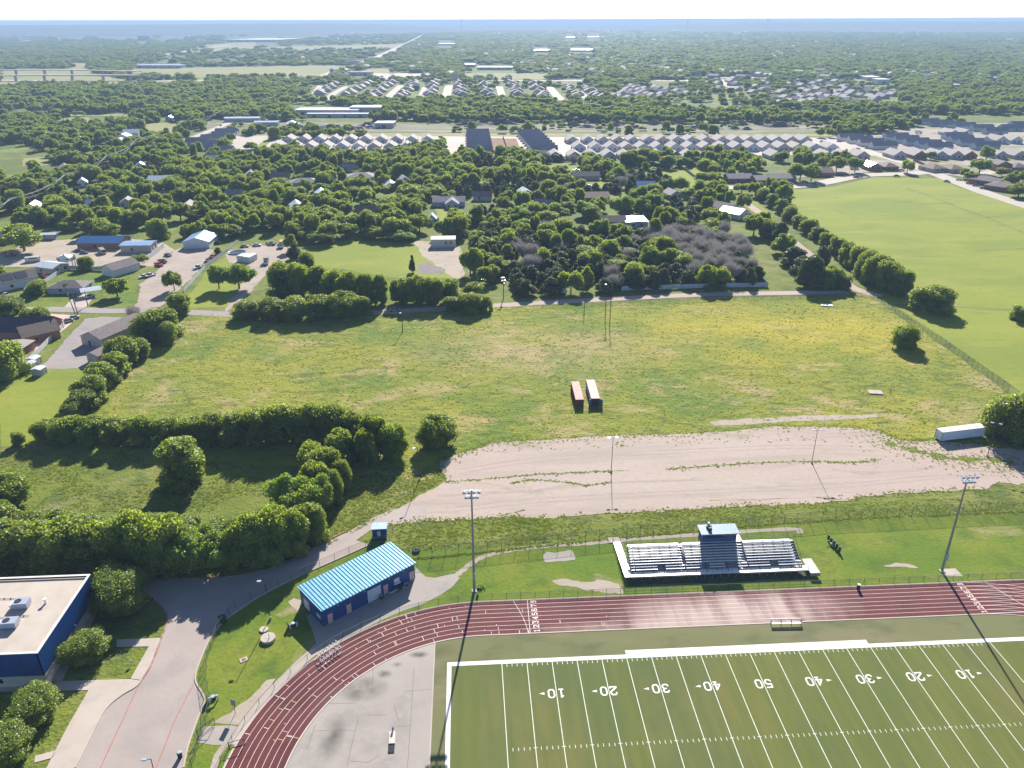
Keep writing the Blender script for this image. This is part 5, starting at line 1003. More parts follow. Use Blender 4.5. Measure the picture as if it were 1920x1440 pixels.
# spoil mounds in the scrub strip
MOUND = mat('grey_spoil', (.20, .17, .15), .95, c2=(.13, .115, .10), vscale=.15, bump=.3, bscale=.6); MOUNDD = mat('dark_spoil', (.07, .06, .06), .95, var=.2, vscale=.2)
def mound(u, v, w, h, label, m=MOUND, seed=0):
    x, y = G(u, v); R = w/2/(F/dist(x, y)); g_ = random.Random(seed+int(u)); mb = MB(); n, k = 16, 5; vs = [(0, 0, h)]
    for i in range(1, k+1):
        for j in range(n):
            a = 2*math.pi*j/n; r_ = i/k; q = 1+g_.uniform(-.12, .12); vs.append((R*r_*q*math.cos(a), R*.55*r_*q*math.sin(a), max(-.1, h*(math.cos(r_*math.pi)*.5+.5)*(1+g_.uniform(-.25, .25)))))
    mb.add(vs, [(0, 1+j, 1+(j+1) % n) for j in range(n)]+[(1+(i-1)*n+j, 1+i*n+j, 1+i*n+(j+1) % n, 1+(i-1)*n+(j+1) % n) for i in range(1, k) for j in range(n)])
    t = thing('spoil_mound', label, 'mound', (x, y, -.1)); part(t, 'heap', mb, m); part(t, 'crest', MB().box(0, 0, h*.75, R*.35, R*.12, h*.3), m); OBST.append((x, y, R*.5, 6))
for i, (u, v, w, h) in enumerate(((690, 236, 46, 4), (880, 234, 70, 5), (940, 233, 70, 6), (1075, 236, 40, 5), (1100, 239, 46, 3), (1150, 236, 50, 4), (1225, 233, 26, 6), (1190, 240, 44, 3), (1278, 233, 30, 4), (1300, 241, 50, 3), (1390, 234, 34, 5), (1378, 242, 26, 3), (1460, 237, 70, 5), (1400, 243, 26, 3), (1250, 243, 40, 3))):
    mound(u, v, w, h, f'{od(i)} spoil heap from the left in the scrub beyond the new houses' if i != 2 else 'darkest long spoil bank in the scrub above the soil lots', MOUNDD if i in (1, 2, 12) else MOUND)

# ------------------------------------------------ board fences
def boards(name, label, pl, h, m, cat='fence', bw=2.4):
    pts = px(pl); o0 = Vector(pts[0]); t = thing(name, label, cat, pts[0])
    pm_ = MB().box(bw/2, 0, .05, bw-.06, .06, h).mesh('panel', m)
    for a, b in zip(pts[:-1], pts[1:]):
        a = Vector(a)-o0; b = Vector(b)-o0; L = (b-a).length; k = max(1, round(L/bw)); an = math.atan2(b.y-a.y, b.x-a.x)
        for j in range(k):
            q = a+(b-a)*j/k; o = part(t, 'panel', pm_, m); o.location = (q.x, q.y, 0); o.rotation_euler = (0, 0, an); o.scale = (L/k/bw, 1, 1)
    return t
boards('board_fence', 'long pale fence in front of the cedar wood', [(1165, 545), (1220, 543), (1290, 541), (1340, 539), (1440, 538), (1425, 525)], 1.9, FENW); boards('board_fence', 'short pale fence piece in shade left of the long one', [(1040, 550), (1062, 549)], 1.9, FENW)
boards('board_fence', 'white-panelled fence between the pink drive and gravel drive', [(60, 676), (122, 612)], 1.9, FENW); boards('board_fence', 'pale blue fence around the green back lawn', [(122, 505), (205, 508)], 1.9, FENW); boards('board_fence', 'pale slanting fence left of the green back lawn', [(84, 532), (122, 506)], 1.9, FENW)
boards('board_fence', 'white fence left of the gravel yard by the workshop', [(272, 492), (308, 464)], 2.2, FENW); boards('board_fence', 'white-topped fence right of the gravel yard', [(345, 548), (385, 502), (428, 470), (445, 455)], 1.6, FENW); boards('board_fence', 'brown fence by the houses at the park bend', [(1330, 318), (1345, 330), (1362, 343)], 2, FENB)
boards('board_fence', 'straight grey fence dividing the mown paddock', [(1258, 305), (1285, 320), (1308, 338)], 2, FENG); boards('board_fence', 'grey fence running up through the wood', [(1132, 318), (1140, 330), (1146, 345)], 2, FENG); boards('board_fence', 'pale fence along the drive in the wood', [(1160, 368), (1178, 388), (1188, 402)], 1.8, FENG)
boards('board_fence', 'red-brown fence beside the purplish roofed cluster', [(300, 294), (330, 283), (352, 273)], 2.2, FENB); boards('board_fence', 'brown fence between the soil lots', [(943, 257), (953, 288)], 2.2, FENB); boards('board_fence', 'brown fence at the front of the soil lots', [(918, 287), (985, 286)], 2.2, FENB); boards('board_fence', 'grey fence behind the garden lawn', [(1040, 303), (1080, 303), (1110, 304)], 2, FENG)
boards('board_fence', 'fence behind the corner houses by the park street', [(1712, 302), (1735, 312)], 2, FENB)

# ------------------------------------------------ vehicles
CARM = {}
def cpaint(n, c): return mat('car_paint_'+n, c, .3, metal=.1, spec=.6)
PAINT = {'white': (.6, .6, .6), 'silver': (.38, .39, .41), 'black': (.02, .02, .025), 'red': (.35, .03, .03), 'blue': (.05, .12, .25), 'grey': (.14, .15, .16), 'tan': (.35, .30, .22), 'yellow': (.6, .42, .12), 'teal': (.2, .32, .34)}
def car(xy, rot, colr, label, kind='car'):
    k = (colr, kind)
    if k in CARM: return copy_tree(CARM[k], xy, rot, label)
    pm = cpaint(colr, PAINT[colr]); t = thing(kind if kind != 'car' else 'parked_car', label, {'car': 'car', 'pickup': 'pickup truck', 'van': 'van', 'box_truck': 'truck'}[kind], xy, rot)
    if kind == 'car':
        part(t, 'body', MB().profx([(-2.25, .35), (-2.2, .78), (-1.3, .92), (1.5, .95), (2.2, .85), (2.25, .35)], -.88, .88), pm)
        part(t, 'cabin_glass', MB().add([(-.8, -1.2, .93), (.8, -1.2, .93), (.8, 1.6, .95), (-.8, 1.6, .95), (-.62, -.5, 1.42), (.62, -.5, 1.42), (.62, 1.0, 1.42), (-.62, 1.0, 1.42)], [(0, 1, 5, 4), (1, 2, 6, 5), (2, 3, 7, 6), (3, 0, 4, 7), (4, 5, 6, 7)]), GLASSL); part(t, 'roof', MB().box(0, .25, 1.42, 1.24, 1.5, .04), pm); wy = 1.4
    elif kind == 'pickup':
        part(t, 'body', MB().profx([(-2.7, .45), (-2.7, 1.0), (-1.2, 1.1), (-.1, 1.1), (.5, 1.1), (.5, .75), (2.5, .75), (2.5, 1.1), (2.7, 1.1), (2.7, .45)], -.95, .95), pm)
        part(t, 'cabin_glass', MB().add([(-.85, -1.2, 1.1), (.85, -1.2, 1.1), (.85, .5, 1.1), (-.85, .5, 1.1), (-.7, -.6, 1.68), (.7, -.6, 1.68), (.7, .4, 1.68), (-.7, .4, 1.68)], [(0, 1, 5, 4), (1, 2, 6, 5), (2, 3, 7, 6), (3, 0, 4, 7), (4, 5, 6, 7)]), GLASSL); part(t, 'roof', MB().box(0, -.1, 1.68, 1.4, 1.05, .05), pm); wy = 1.75
    elif kind == 'van':
        part(t, 'body', MB().profx([(-3, .4), (-3, 1.2), (-2.3, 2.3), (3.6, 2.4), (3.6, .4)], -1.1, 1.1), pm); part(t, 'windscreen', MB().add([(-.95, -3.02, 1.25), (.95, -3.02, 1.25), (.9, -2.4, 2.15), (-.9, -2.4, 2.15)], [(0, 1, 2, 3)]), GLASSL); part(t, 'side_window', MB().box(1.1, 0, 1.5, .05, 3.5, .5).box(-1.1, 0, 1.5, .05, 3.5, .5), GLASSL); wy = 2.1
    else:
        part(t, 'cargo_box', MB().box(0, 1.0, .8, 2.3, 4.6, 2.3), pm); part(t, 'cab', MB().profx([(-3.4, .5), (-3.4, 1.4), (-2.8, 2.2), (-1.5, 2.2), (-1.5, .5)], -1.05, 1.05), cpaint('white', PAINT['white'])); part(t, 'windscreen', MB().box(0, -3.15, 1.45, 1.7, .3, .5), GLASSL); wy = 2.3
    for s in (-1, 1):
        for q in (-wy, wy): part(t, 'wheel', MB().tube((s*.92, q, .34), (s*.7, q, .34), .36, .36, 10), RUBBER)
    CARM[k] = t; return t
CARS = [(741, 583, 1.6, 'teal', 'pale teal car on the lane in front of the trees', 'car'), (270, 520, -.6, 'white', 'white car parked at the gravel yard edge, left of two', 'car'), (282, 518, -.6, 'white', 'white pickup beside the white car on the gravel yard', 'pickup'), (372, 503, -.5, 'white', 'white truck on the right of the gravel yard', 'pickup'), (298, 498, .9, 'red', 'red equipment pickup on the shaded yard edge', 'pickup'), (305, 492, .9, 'black', 'black pickup on the shaded yard edge', 'pickup'), (315, 480, .9, 'grey', 'grey car in shade left of the workshop', 'car'),
 (20, 480, 1.4, 'red', 'dark red pickup under the trees at the left', 'pickup'), (53, 550, .3, 'grey', 'grey van between the white house and bungalow', 'van'), (12, 555, .9, 'silver', 'silver car by the white gabled house', 'car'), (140, 556, .5, 'black', 'black car on the concrete drive by the bungalow', 'car'), (168, 558, -.5, 'white', 'white car under the canopy edge', 'car'), (85, 520, .8, 'red', 'reddish tractor-like pickup under the white carport', 'pickup'), (150, 472, 1.3, 'black', 'black car in front of the blue roofed workshop', 'car'), (158, 475, 1.2, 'grey', 'grey car beside the black car at the workshop', 'car'), (193, 475, .6, 'tan', 'tan motorhome in front of the workshop', 'van'), (64, 490, 1.9, 'white', 'white camper trailer on the dirt yard', 'van'), (175, 463, .6, 'blue', 'blue car in the shade under the workshop roof', 'car'),
 (408, 457, 1.2, 'black', 'black car right of the workshop', 'car'), (459, 463, 1.5, 'silver', 'silver car in the right-hand dirt yard', 'car'), (482, 461, 1.5, 'white', 'white boat-like car by the trees in the dirt yard', 'car'), (508, 459, 1.2, 'blue', 'dark blue pickup beside the cream truck', 'pickup'), (529, 463, .1, 'yellow', 'cream box truck parked at the yard top', 'box_truck'), (500, 494, .15, 'tan', 'brownish box truck on the dirt track', 'box_truck'), (398, 483, .4, 'red', 'red car by the fence above the lawn', 'car'), (390, 490, .4, 'grey', 'grey jeep by the fence above the lawn', 'car'),
 (127, 604, -.8, 'silver', 'silver car at the top end of the white panelled fence', 'car'), (138, 598, -.8, 'white', 'white car beside the utility poles at the street', 'car'), (232, 614, 1.3, 'white', 'white car behind the tan building', 'car'), (184, 668, -.4, 'teal', 'pale car in the shadow of the tan building', 'car'),
 (903, 524, .3, 'white', 'white car under the trees right of the round tree', 'car'), (943, 527, .1, 'white', 'white pickup half hidden among cedars', 'pickup'), (1080, 320, 1.3, 'silver', 'silver pickup on the garden drive', 'pickup'), (1105, 350, 1.3, 'black', 'dark car beside the brown roofed house', 'car'),
 (1681, 331, 1.5, 'black', 'black car on the street above the park', 'car'), (1775, 341, 1.0, 'silver', 'silver car on the park side of the broad road', 'car'), (1798, 338, 1.1, 'white', 'white car on the far side of the broad road', 'car'), (1817, 345, 1.1, 'red', 'red car on the broad road verge', 'car'), (1829, 349, 1.1, 'blue', 'blue car between the red and grey cars', 'car'), (1843, 354, 1.1, 'grey', 'grey car lowest along the broad road', 'car'),
 (1605, 333, 1.5, 'red', 'dark red car in the tree shade above the park', 'car'), (1550, 328, 1.2, 'silver', 'silver car in the carport drive', 'car'), (1556, 324, 1.2, 'grey', 'grey car behind the silver car in the carport drive', 'car'), (1484, 338, .2, 'red', 'red car left of the leafy pair of trees', 'car'), (1482, 346, 1.5, 'silver', 'silver car on the street by the red car', 'car'), (1455, 343, 1.3, 'grey', 'dark grey car by the brick house', 'car'), (1508, 342, 1.4, 'blue', 'blue car in the shade of the leafy pair', 'car'), (1516, 347, 1.4, 'white', 'white car nearest the park edge', 'car'), (1526, 346, 1.4, 'grey', 'grey car right of the white car near the park', 'car'), (1602, 317, 1.4, 'white', 'white van in tree shade facing the park', 'van'), (1690, 320, 1.3, 'silver', 'silver car beside the corner tree', 'car'), (1732, 315, 1.2, 'grey', 'grey car at the junction kerb', 'car'),
 (1541, 266, 1.4, 'grey', 'grey car at the end of the new house rows', 'car'), (1608, 280, 1.4, 'red', 'reddish car on the white street beyond the park', 'car'), (1626, 279, 1.2, 'blue', 'dark blue car on the white street beyond the park', 'car'), (1573, 266, 1.4, 'black', 'black car outside the first grey roofed house', 'car'), (438, 281, .5, 'red', 'red car on the pale street by the purplish roofs', 'car'), (431, 285, .5, 'grey', 'grey car on the pale street by the purplish roofs', 'car'), (865, 279, 1.3, 'grey', 'grey car beside the grey roofed stack', 'car'),
 (1722, 250, 1.5, 'white', 'white semi-trailer-like box by the brown lot', 'box_truck'), (414, 236, .4, 'grey', 'grey car on the far street by the trees', 'car')]
for (u, v, r, c, lb, kd) in CARS: car(G(u, v), r, c, lb, kd); OBST.append((*G(u, v), 3, 14))
# equipment yard vehicles: small, individually coloured
r = random.Random(5); cols = ['white', 'silver', 'red', 'blue', 'grey', 'tan', 'white', 'black']
for i in range(26):
    u = 520+i*8.3+r.uniform(-2, 2); v = 241+r.uniform(-3, 3); c = r.choice(cols)
    t = car(G(u, v), r.uniform(0, 3), c, f'{od(i)} parked vehicle from the left in the distant equipment yard, {c}', r.choice(('pickup', 'box_truck', 'van'))); t['group'] = 'vehicles in the distant equipment yard'
for i, (u, v) in enumerate([(560+i*26+r.uniform(-6, 6), 145+r.uniform(-.8, .8)) for i in range(9)]+[(610, 143), (622, 138), (640, 131), (700, 109)]):
    t = car(G(u, v), 1.5, r.choice(('white', 'silver', 'grey')), f'{od(i)} vehicle from the left on the distant highway', 'van'); t['group'] = 'vehicles on the distant highway'
t = thing('pool', 'round black-lined pond pool on the dirt yard grass', 'pool', G(445, 474)); part(t, 'water', MB().tube((0, 0, 0), (0, 0, .3), 4.2, 4.2, 24), GLASSD); part(t, 'rim', torus(MB(), 4.3, .25, .3, 24, 5), STEEL)
for i, (u, v) in enumerate(((137, 497), (142, 497), (147, 498))): t = thing('stacked_panel', f'{ORD[i]} white upright panel behind the pale blue fence', 'panel', G(u, v)); part(t, 'panel', MB().box(0, 0, 0, .7, .2, 2.2), WALLW); part(t, 'brace', MB().box(0, .3, 0, .1, .6, 1), STEEL)

# ------------------------------------------------ utility poles and power lines
PLW = mat('sunlit_cable', (.80, .72, .64), .35, metal=.4, spec=.6)
def upole(xy, h, label, rot=0, lean=0.):
    t = thing('utility_pole', label, 'utility pole', xy, rot); part(t, 'pole', MB().tube((0, 0, 0), (lean, 0, h), .2, .13, 7), BARK); part(t, 'cross_arm', MB().box(lean, 0, h-1.1, 2.6, .14, .18), BARK); part(t, 'transformer', MB().tube((lean+.35, 0, h-3.2), (lean+.35, 0, h-2.2), .3, .3, 8), STEEL); return t
pp = [(-70, 455), (30, 402), (130, 352), (208, 313), (262, 287), (345, 247), (412, 227), (447, 214), (520, 192), (566, 165)]
PW = [G(u, v) for u, v in pp]; hs_ = []
for i, (x, y) in enumerate(PW):
    vt = (400, 372, 330, 292, 257, 225, 208, 198, 178, 155)[i]; h = min(22, max(11, hgt(x, y, vt))); hs_.append(h); upole((x, y), h, f'{od(i)} wooden power pole from the left along the road through the wood', 1.0); OBST.append((x, y, 4, 12))
for k, off in enumerate((-1.2, -.5, .6, 1.2)):
    mb = MB()
    for i in range(len(PW)-1):
        a, b = Vector(PW[i]), Vector(PW[i+1]); d = (b-a).normalized(); n_ = Vector((-d.y, d.x))*off; prev = None
        for j in range(9):
            s = j/8; q = a+(b-a)*s+n_; z = hs_[i]+(hs_[i+1]-hs_[i])*s-1-4*s*(1-s)*(2.2+.5*k)*(1 if k < 2 else 1.6); c = (q.x, q.y, z)
            if prev: mb.tube(prev, c, .075+.00003*a.length*1.0, n=4)
            prev = c
    o = bpy.data.objects.new('power_line', mb.mesh('power_line', PLW)); link(o); o['label'] = f'{ORD[k]} bright cable from the road side, strung between the poles over the wood'; o['category'] = 'power line'; o['group'] = 'cables over the wood'
upole(G(147, 592), 8.0, 'shorter leaning pole of the pair at the street end of the panelled fence', 0, -.6); t = upole(G(144, 596), 12.5, 'taller leaning pole with lamp at the street end of the panelled fence', 0, -1.6); upole(G(165, 574), 6.5, 'short pole at the end of the concrete drive'); upole(G(944, 560), 9, 'pole by the lane at the cedar wood corner'); upole(G(1590, 548), 7, 'short pole at the lane corner by the park')

# ================================================================== TREES
def crown_mesh(name, seed, R, H, z0, nb, nl, ls, m, shape='round', core=.8):
    g = np.random.default_rng(seed); V = []; Fc = []; nv = 0
    zc, hz = (z0+H)/2, (H-z0)/2; B = []; lo_, hi_ = ((.18, .36), (.26, .5), (.22, .42))[seed % 3]; nb = (nb+14, nb-8, nb)[seed % 3]; ecc = g.uniform(.8, 1.2)
    for i in range(nb):
        if shape == 'cone':
            t = g.uniform(0, 1)**1.2; rr = R*(1-t*t)**.6*.72; a = g.uniform(0, 6.28); B.append((rr*math.cos(a)*g.uniform(.3, 1), rr*math.sin(a)*g.uniform(.3, 1), z0+(H-z0)*(.12+.72*t), R*(.42-.12*t)*g.uniform(.8, 1.2)))
        else:
            d = g.normal(size=3); d /= np.linalg.norm(d); d[2] = d[2] if d[2] > -.35 else d[2]*.4; q = g.uniform(.45, .85) if i > nb*.25 else g.uniform(.0, .4)
            zz = zc+d[2]*hz*q*.95; rq = R*q
            if shape == 'bush': f = g.uniform(.12, .86); zz = z0+(H-z0)*f; rq = R*g.uniform(.15, .72)*(1-max(0, f-.55)*1.3); hn = math.hypot(d[0], d[1])+1e-6; d = d/hn
            B.append((d[0]*rq, d[1]*rq, zz, R*g.uniform(lo_, hi_)))
    B = np.array(B); B[:, 0] *= ecc; B[:, 1] /= ecc; per = nl//nb
    sides = np.array([(-1, -.6), (1, -.6), (.75, .75), (-.75, .75)])
    for b in B:
        d = g.normal(size=(per, 3)); d /= np.linalg.norm(d, axis=1)[:, None]
        out = np.array([b[0], b[1], (b[2]-zc)*.6+hz*.25]); on = np.linalg.norm(out)+1e-6
        flip = (d@out)/on < -.25; d[flip] *= -1
        rad = b[3]*g.uniform(.78, 1.14, size=per)[:, None]; c = b[:3]+d*rad*np.array([1, 1, .85]); c[:, 2] = np.maximum(c[:, 2], z0+.15)
        n = d*.8+g.normal(size=(per, 3))*.75; n[:, 2] += .3; n /= np.linalg.norm(n, axis=1)[:, None]
        if shape == 'bare': n = g.normal(size=(per, 3)); n /= np.linalg.norm(n, axis=1)[:, None]
        t = np.cross(n, g.normal(size=(per, 3))); t /= np.linalg.norm(t, axis=1)[:, None]; bt = np.cross(n, t)
        s = ls*g.uniform(.55, 1.35, size=per)[:, None]
        if shape == 'bare': t = d*.8+np.array([0, 0, .7])+g.normal(size=(per, 3))*.3; t /= np.linalg.norm(t, axis=1)[:, None]; bt = np.cross(n, t); bt /= np.linalg.norm(bt, axis=1)[:, None]; 
        for k in range(4):
            if shape == 'bare': V.append(c+t*sides[k][0]*s*3.2+bt*sides[k][1]*s*.13)
            else: V.append(c+t*sides[k][0]*s*.5+bt*sides[k][1]*s*.5)
        idx = nv+np.arange(per); Fc.append(np.stack([idx, idx+per, idx+2*per, idx+3*per], 1)); nv += 4*per
    quads = np.concatenate(Fc); verts = [np.concatenate(V)]; tris = []
    if core and shape != 'bare':
        ph = (1+5**.5)/2; ico = np.array([(-1, ph, 0), (1, ph, 0), (-1, -ph, 0), (1, -ph, 0), (0, -1, ph), (0, 1, ph), (0, -1, -ph), (0, 1, -ph), (ph, 0, -1), (ph, 0, 1), (-ph, 0, -1), (-ph, 0, 1)])/math.sqrt(1+ph*ph)
        it = np.array([(0, 11, 5), (0, 5, 1), (0, 1, 7), (0, 7, 10), (0, 10, 11), (1, 5, 9), (5, 11, 4), (11, 10, 2), (10, 7, 6), (7, 1, 8), (3, 9, 4), (3, 4, 2), (3, 2, 6), (3, 6, 8), (3, 8, 9), (4, 9, 5), (2, 4, 11), (6, 2, 10), (8, 6, 7), (9, 8, 1)])
        for b in B:
            verts.append(b[:3]+ico*b[3]*core*g.uniform(.8, 1.1, size=(12, 1))); tris.append(it+nv); nv += 12
    allv = np.concatenate(verts); me = bpy.data.meshes.new(name)
    faces = [tuple(q) for q in quads.tolist()]+([tuple(t) for t in np.concatenate(tris).tolist()] if tris else [])
    me.from_pydata(allv.tolist(), [], faces); me.materials.append(m); return me
def trunk_mesh(seed, H, R):
    g = random.Random(seed); mb = MB(); mb.tube((0, 0, -.2), (0, 0, H*.35), .32, .22, 7)
    for i in range(5):
        a = i*1.26+g.uniform(-.3, .3); mb.tube((0, 0, H*.28), (math.cos(a)*R*.55, math.sin(a)*R*.55, H*g.uniform(.55, .75)), .16, .06, 5)
    return mb.mesh('trunk', BARK)
VAR = {'oak': [], 'bush': [], 'cedar': [], 'bare': [], 'bright': []}
for i in range(7): VAR['oak'].append((crown_mesh('crown', 10+i, 5, 10, .35, 38, 6500, .46, LEAF), trunk_mesh(i, 10, 5)))
for i in range(3): VAR['bush'].append((crown_mesh('crown', 30+i, 5, 10, .0, 48, 10500, .38, LEAF, 'bush'), trunk_mesh(i, 10, 4)))
for i in range(2): VAR['bright'].append((crown_mesh('crown', 40+i, 5, 10, .8, 40, 9500, .38, LEAFB), trunk_mesh(i, 10, 5)))
for i in range(3): VAR['cedar'].append((crown_mesh('crown', 50+i, 4, 10, .6, 34, 4600, .42, LEAFD, 'cone'), trunk_mesh(i, 10, 2)))
for i in range(2): VAR['bare'].append((crown_mesh('crown', 60+i, 4.5, 10, 2, 26, 1500, .5, LEAFX, 'bare', 0), trunk_mesh(9+i, 10, 5)))
for i in range(2): VAR['fine'] = VAR.get('fine', [])+[(crown_mesh('crown', 70+i, 5, 10, .2, 60, 17000, .26, LEAF, 'bush'), trunk_mesh(20+i, 10, 4))]
NOM = {'fine': 5, 'oak': 5, 'bush': 5, 'cedar': 4, 'bare': 4.5, 'bright': 5}
NAMES = {'fine': ('leafy_tree', 'tree'), 'oak': ('leafy_tree', 'tree'), 'bush': ('bushy_tree', 'tree'), 'bright': ('leafy_tree', 'tree'), 'cedar': ('cedar_tree', 'tree'), 'bare': ('bare_tree', 'tree')}
SRC = {}
tr_rnd = random.Random(21)
def plant(x, y, H, R, kind, label, group=None, name=None):
    vi = tr_rnd.randrange(len(VAR[kind])); cm_, tm_ = VAR[kind][vi]; nm, ct = NAMES[kind]
    t = thing(name or nm, label, ct if not name else name.replace('_', ' '), (x, y, -.05), tr_rnd.uniform(0, 6.28), group); q = NOM[kind]
    t.scale = (R/q*1.04, R/q*1.04, H/10)
    c = part(t, 'crown', cm_, None); SRC.setdefault((kind, vi), c); part(t, 'trunk', tm_, None); return t
def tpx(uc, vb, vt, w, kind='oak'):
    x, y = G(uc, vb); s = F/dist(x, y); R = w/2/s; y2 = y+R*.75; H = 0
    d = np.array([x-CX, y-CY]); d /= np.linalg.norm(d); x2, y2 = x+d[0]*R*.75, y+d[1]*R*.75
    # the crown's upper outline is a little nearer than its centre
    H = max(1.2, hgt(x2, y2, vt)); OBST.append((x2, y2, R*.8, 2)); return x2, y2, H*{'oak': .9, 'bright': .93}.get(kind, .96), R/{'oak': 1.2, 'bright': 1.2}.get(kind, 1.1)
def hedge(L, kind, fmt, group, **k):
    for i, e in enumerate(L):
        kd = e[4] if len(e) > 4 else kind; x, y, H, R = tpx(*e[:4], kd); plant(x, y, H, R, kd, fmt.format(od(i)), group)
hedge([(338, 596, 548, 52), (300, 644, 578, 80), (318, 648, 602, 44), (252, 664, 628, 42), (262, 676, 635, 48), (232, 691, 632, 60), (222, 716, 660, 60), (196, 738, 680, 62), (176, 761, 703, 62), (160, 778, 730, 60), (140, 788, 750, 46)], 'bush', '{} bushy tree going down the hedge between back lawn and meadow', 'trees of the hedge beside the back lawn')
hedge([(98, 832, 784, 56), (138, 836, 780, 60), (180, 837, 780, 62), (225, 839, 782, 62), (270, 840, 778, 62), (315, 842, 784, 62), (360, 838, 780, 62), (402, 839, 774, 66), (446, 841, 770, 70), (492, 843, 762, 74), (540, 843, 756, 78), (584, 843, 754, 76), (628, 845, 756, 76), (668, 854, 770, 70), (705, 864, 774, 66), (738, 867, 790, 62), (640, 880, 802, 64), (690, 878, 802, 50)], 'bush', '{} tree from the left in the long dark hedgerow below the meadow', 'trees of the long hedgerow below the meadow')
hedge([(612, 919, 837, 70), (588, 906, 830, 60), (562, 999, 880, 100, 'bright'), (606, 979, 887, 70, 'bright'), (585, 1024, 942, 70), (640, 924, 862, 40)], 'bush', '{} tree down the leafy spur joining the hedgerow and front wood', 'trees of the spur above the drive')
hedge([(628, 900, 840, 62), (600, 955, 862, 70), (572, 1000, 905, 76), (622, 950, 880, 44)], 'bush', '{} shaded tree filling the spur between hedgerow and drive', 'shaded trees of the spur')
hedge([(-10, 1083, 982, 96), (38, 1084, 976, 92), (86, 1084, 976, 94), (134, 1085, 972, 94), (182, 1086, 974, 92), (230, 1086, 972, 94), (280, 1090, 959, 92), (330, 1090, 964, 94), (378, 1089, 976, 96, 'bright'), (430, 1087, 988, 92, 'bright'), (478, 1080, 964, 88), (520, 1066, 952, 84), (556, 1052, 954, 70), (10, 1028, 944, 80), (590, 1022, 949, 50)], 'bush', '{} tree from the left in the front row of the wood behind the school', 'front row of the wood behind the school')
hedge([(60, 1030, 966, 80), (120, 1032, 962, 84), (176, 1032, 966, 80), (236, 1030, 969, 84), (296, 1032, 966, 80), (352, 1034, 972, 80), (408, 1036, 979, 76), (466, 1034, 969, 80), (524, 1026, 949, 80)], 'bush', '{} tree from the left in the back row of the wood behind the school', 'back row of the wood behind the school')
EAST = [(1430, 376, 350, 30), (1447, 388, 361, 32), (1464, 400, 371, 32), (1481, 414, 384, 34), (1498, 428, 402, 36), (1516, 440, 408, 36), (1533, 452, 424, 36), (1550, 466, 434, 36), (1568, 480, 442, 40), (1586, 496, 452, 42), (1604, 508, 460, 44), (1623, 522, 466, 46), (1642, 538, 474, 48), (1664, 552, 488, 56), (1684, 558, 500, 48)]
hedge(EAST, 'bush', '{} tree from the top in the hedge row beside the park', 'trees in the row beside the park')
hedge([(1461, 458, 412, 42, 'cedar'), (1486, 505, 458, 56, 'cedar'), (1518, 545, 472, 62, 'cedar'), (1502, 520, 476, 50, 'cedar'), (1538, 505, 456, 36, 'cedar'), (1560, 542, 496, 44), (1580, 545, 512, 34), (1545, 545, 500, 36)], 'bush', '{} dark tree of the clump left of the gravel lane', 'dark clump left of the gravel lane')
hedge([(468, 602, 562, 64), (512, 606, 558, 68), (556, 604, 555, 66), (600, 604, 552, 68), (644, 602, 546, 72), (676, 596, 554, 44)], 'bush', '{} tree from the left in the thick hedge between meadow and lane', 'thick hedge between meadow and lane')
hedge([(852, 588, 556, 44), (880, 592, 548, 60), (906, 586, 552, 40)], 'bush', '{} tree from the left of the rounded clump on the lane edge', 'rounded clump on the lane edge')
hedge([(530, 560, 490, 60), (565, 562, 488, 54), (600, 562, 494, 52), (628, 572, 500, 50), (655, 580, 506, 52), (688, 576, 508, 50), (715, 574, 510, 36), (752, 574, 520, 46), (782, 576, 514, 50), (815, 575, 516, 52), (846, 570, 520, 44), (575, 505, 472, 30)], 'bush', '{} tree from the left in the row on the far side of the lane', 'row on the far side of the lane')
hedge([(412, 546, 492, 46), (450, 548, 490, 64)], 'bright', '{} tree of the leafy pair on the lawn beside the dirt track', 'leafy pair on the lawn')
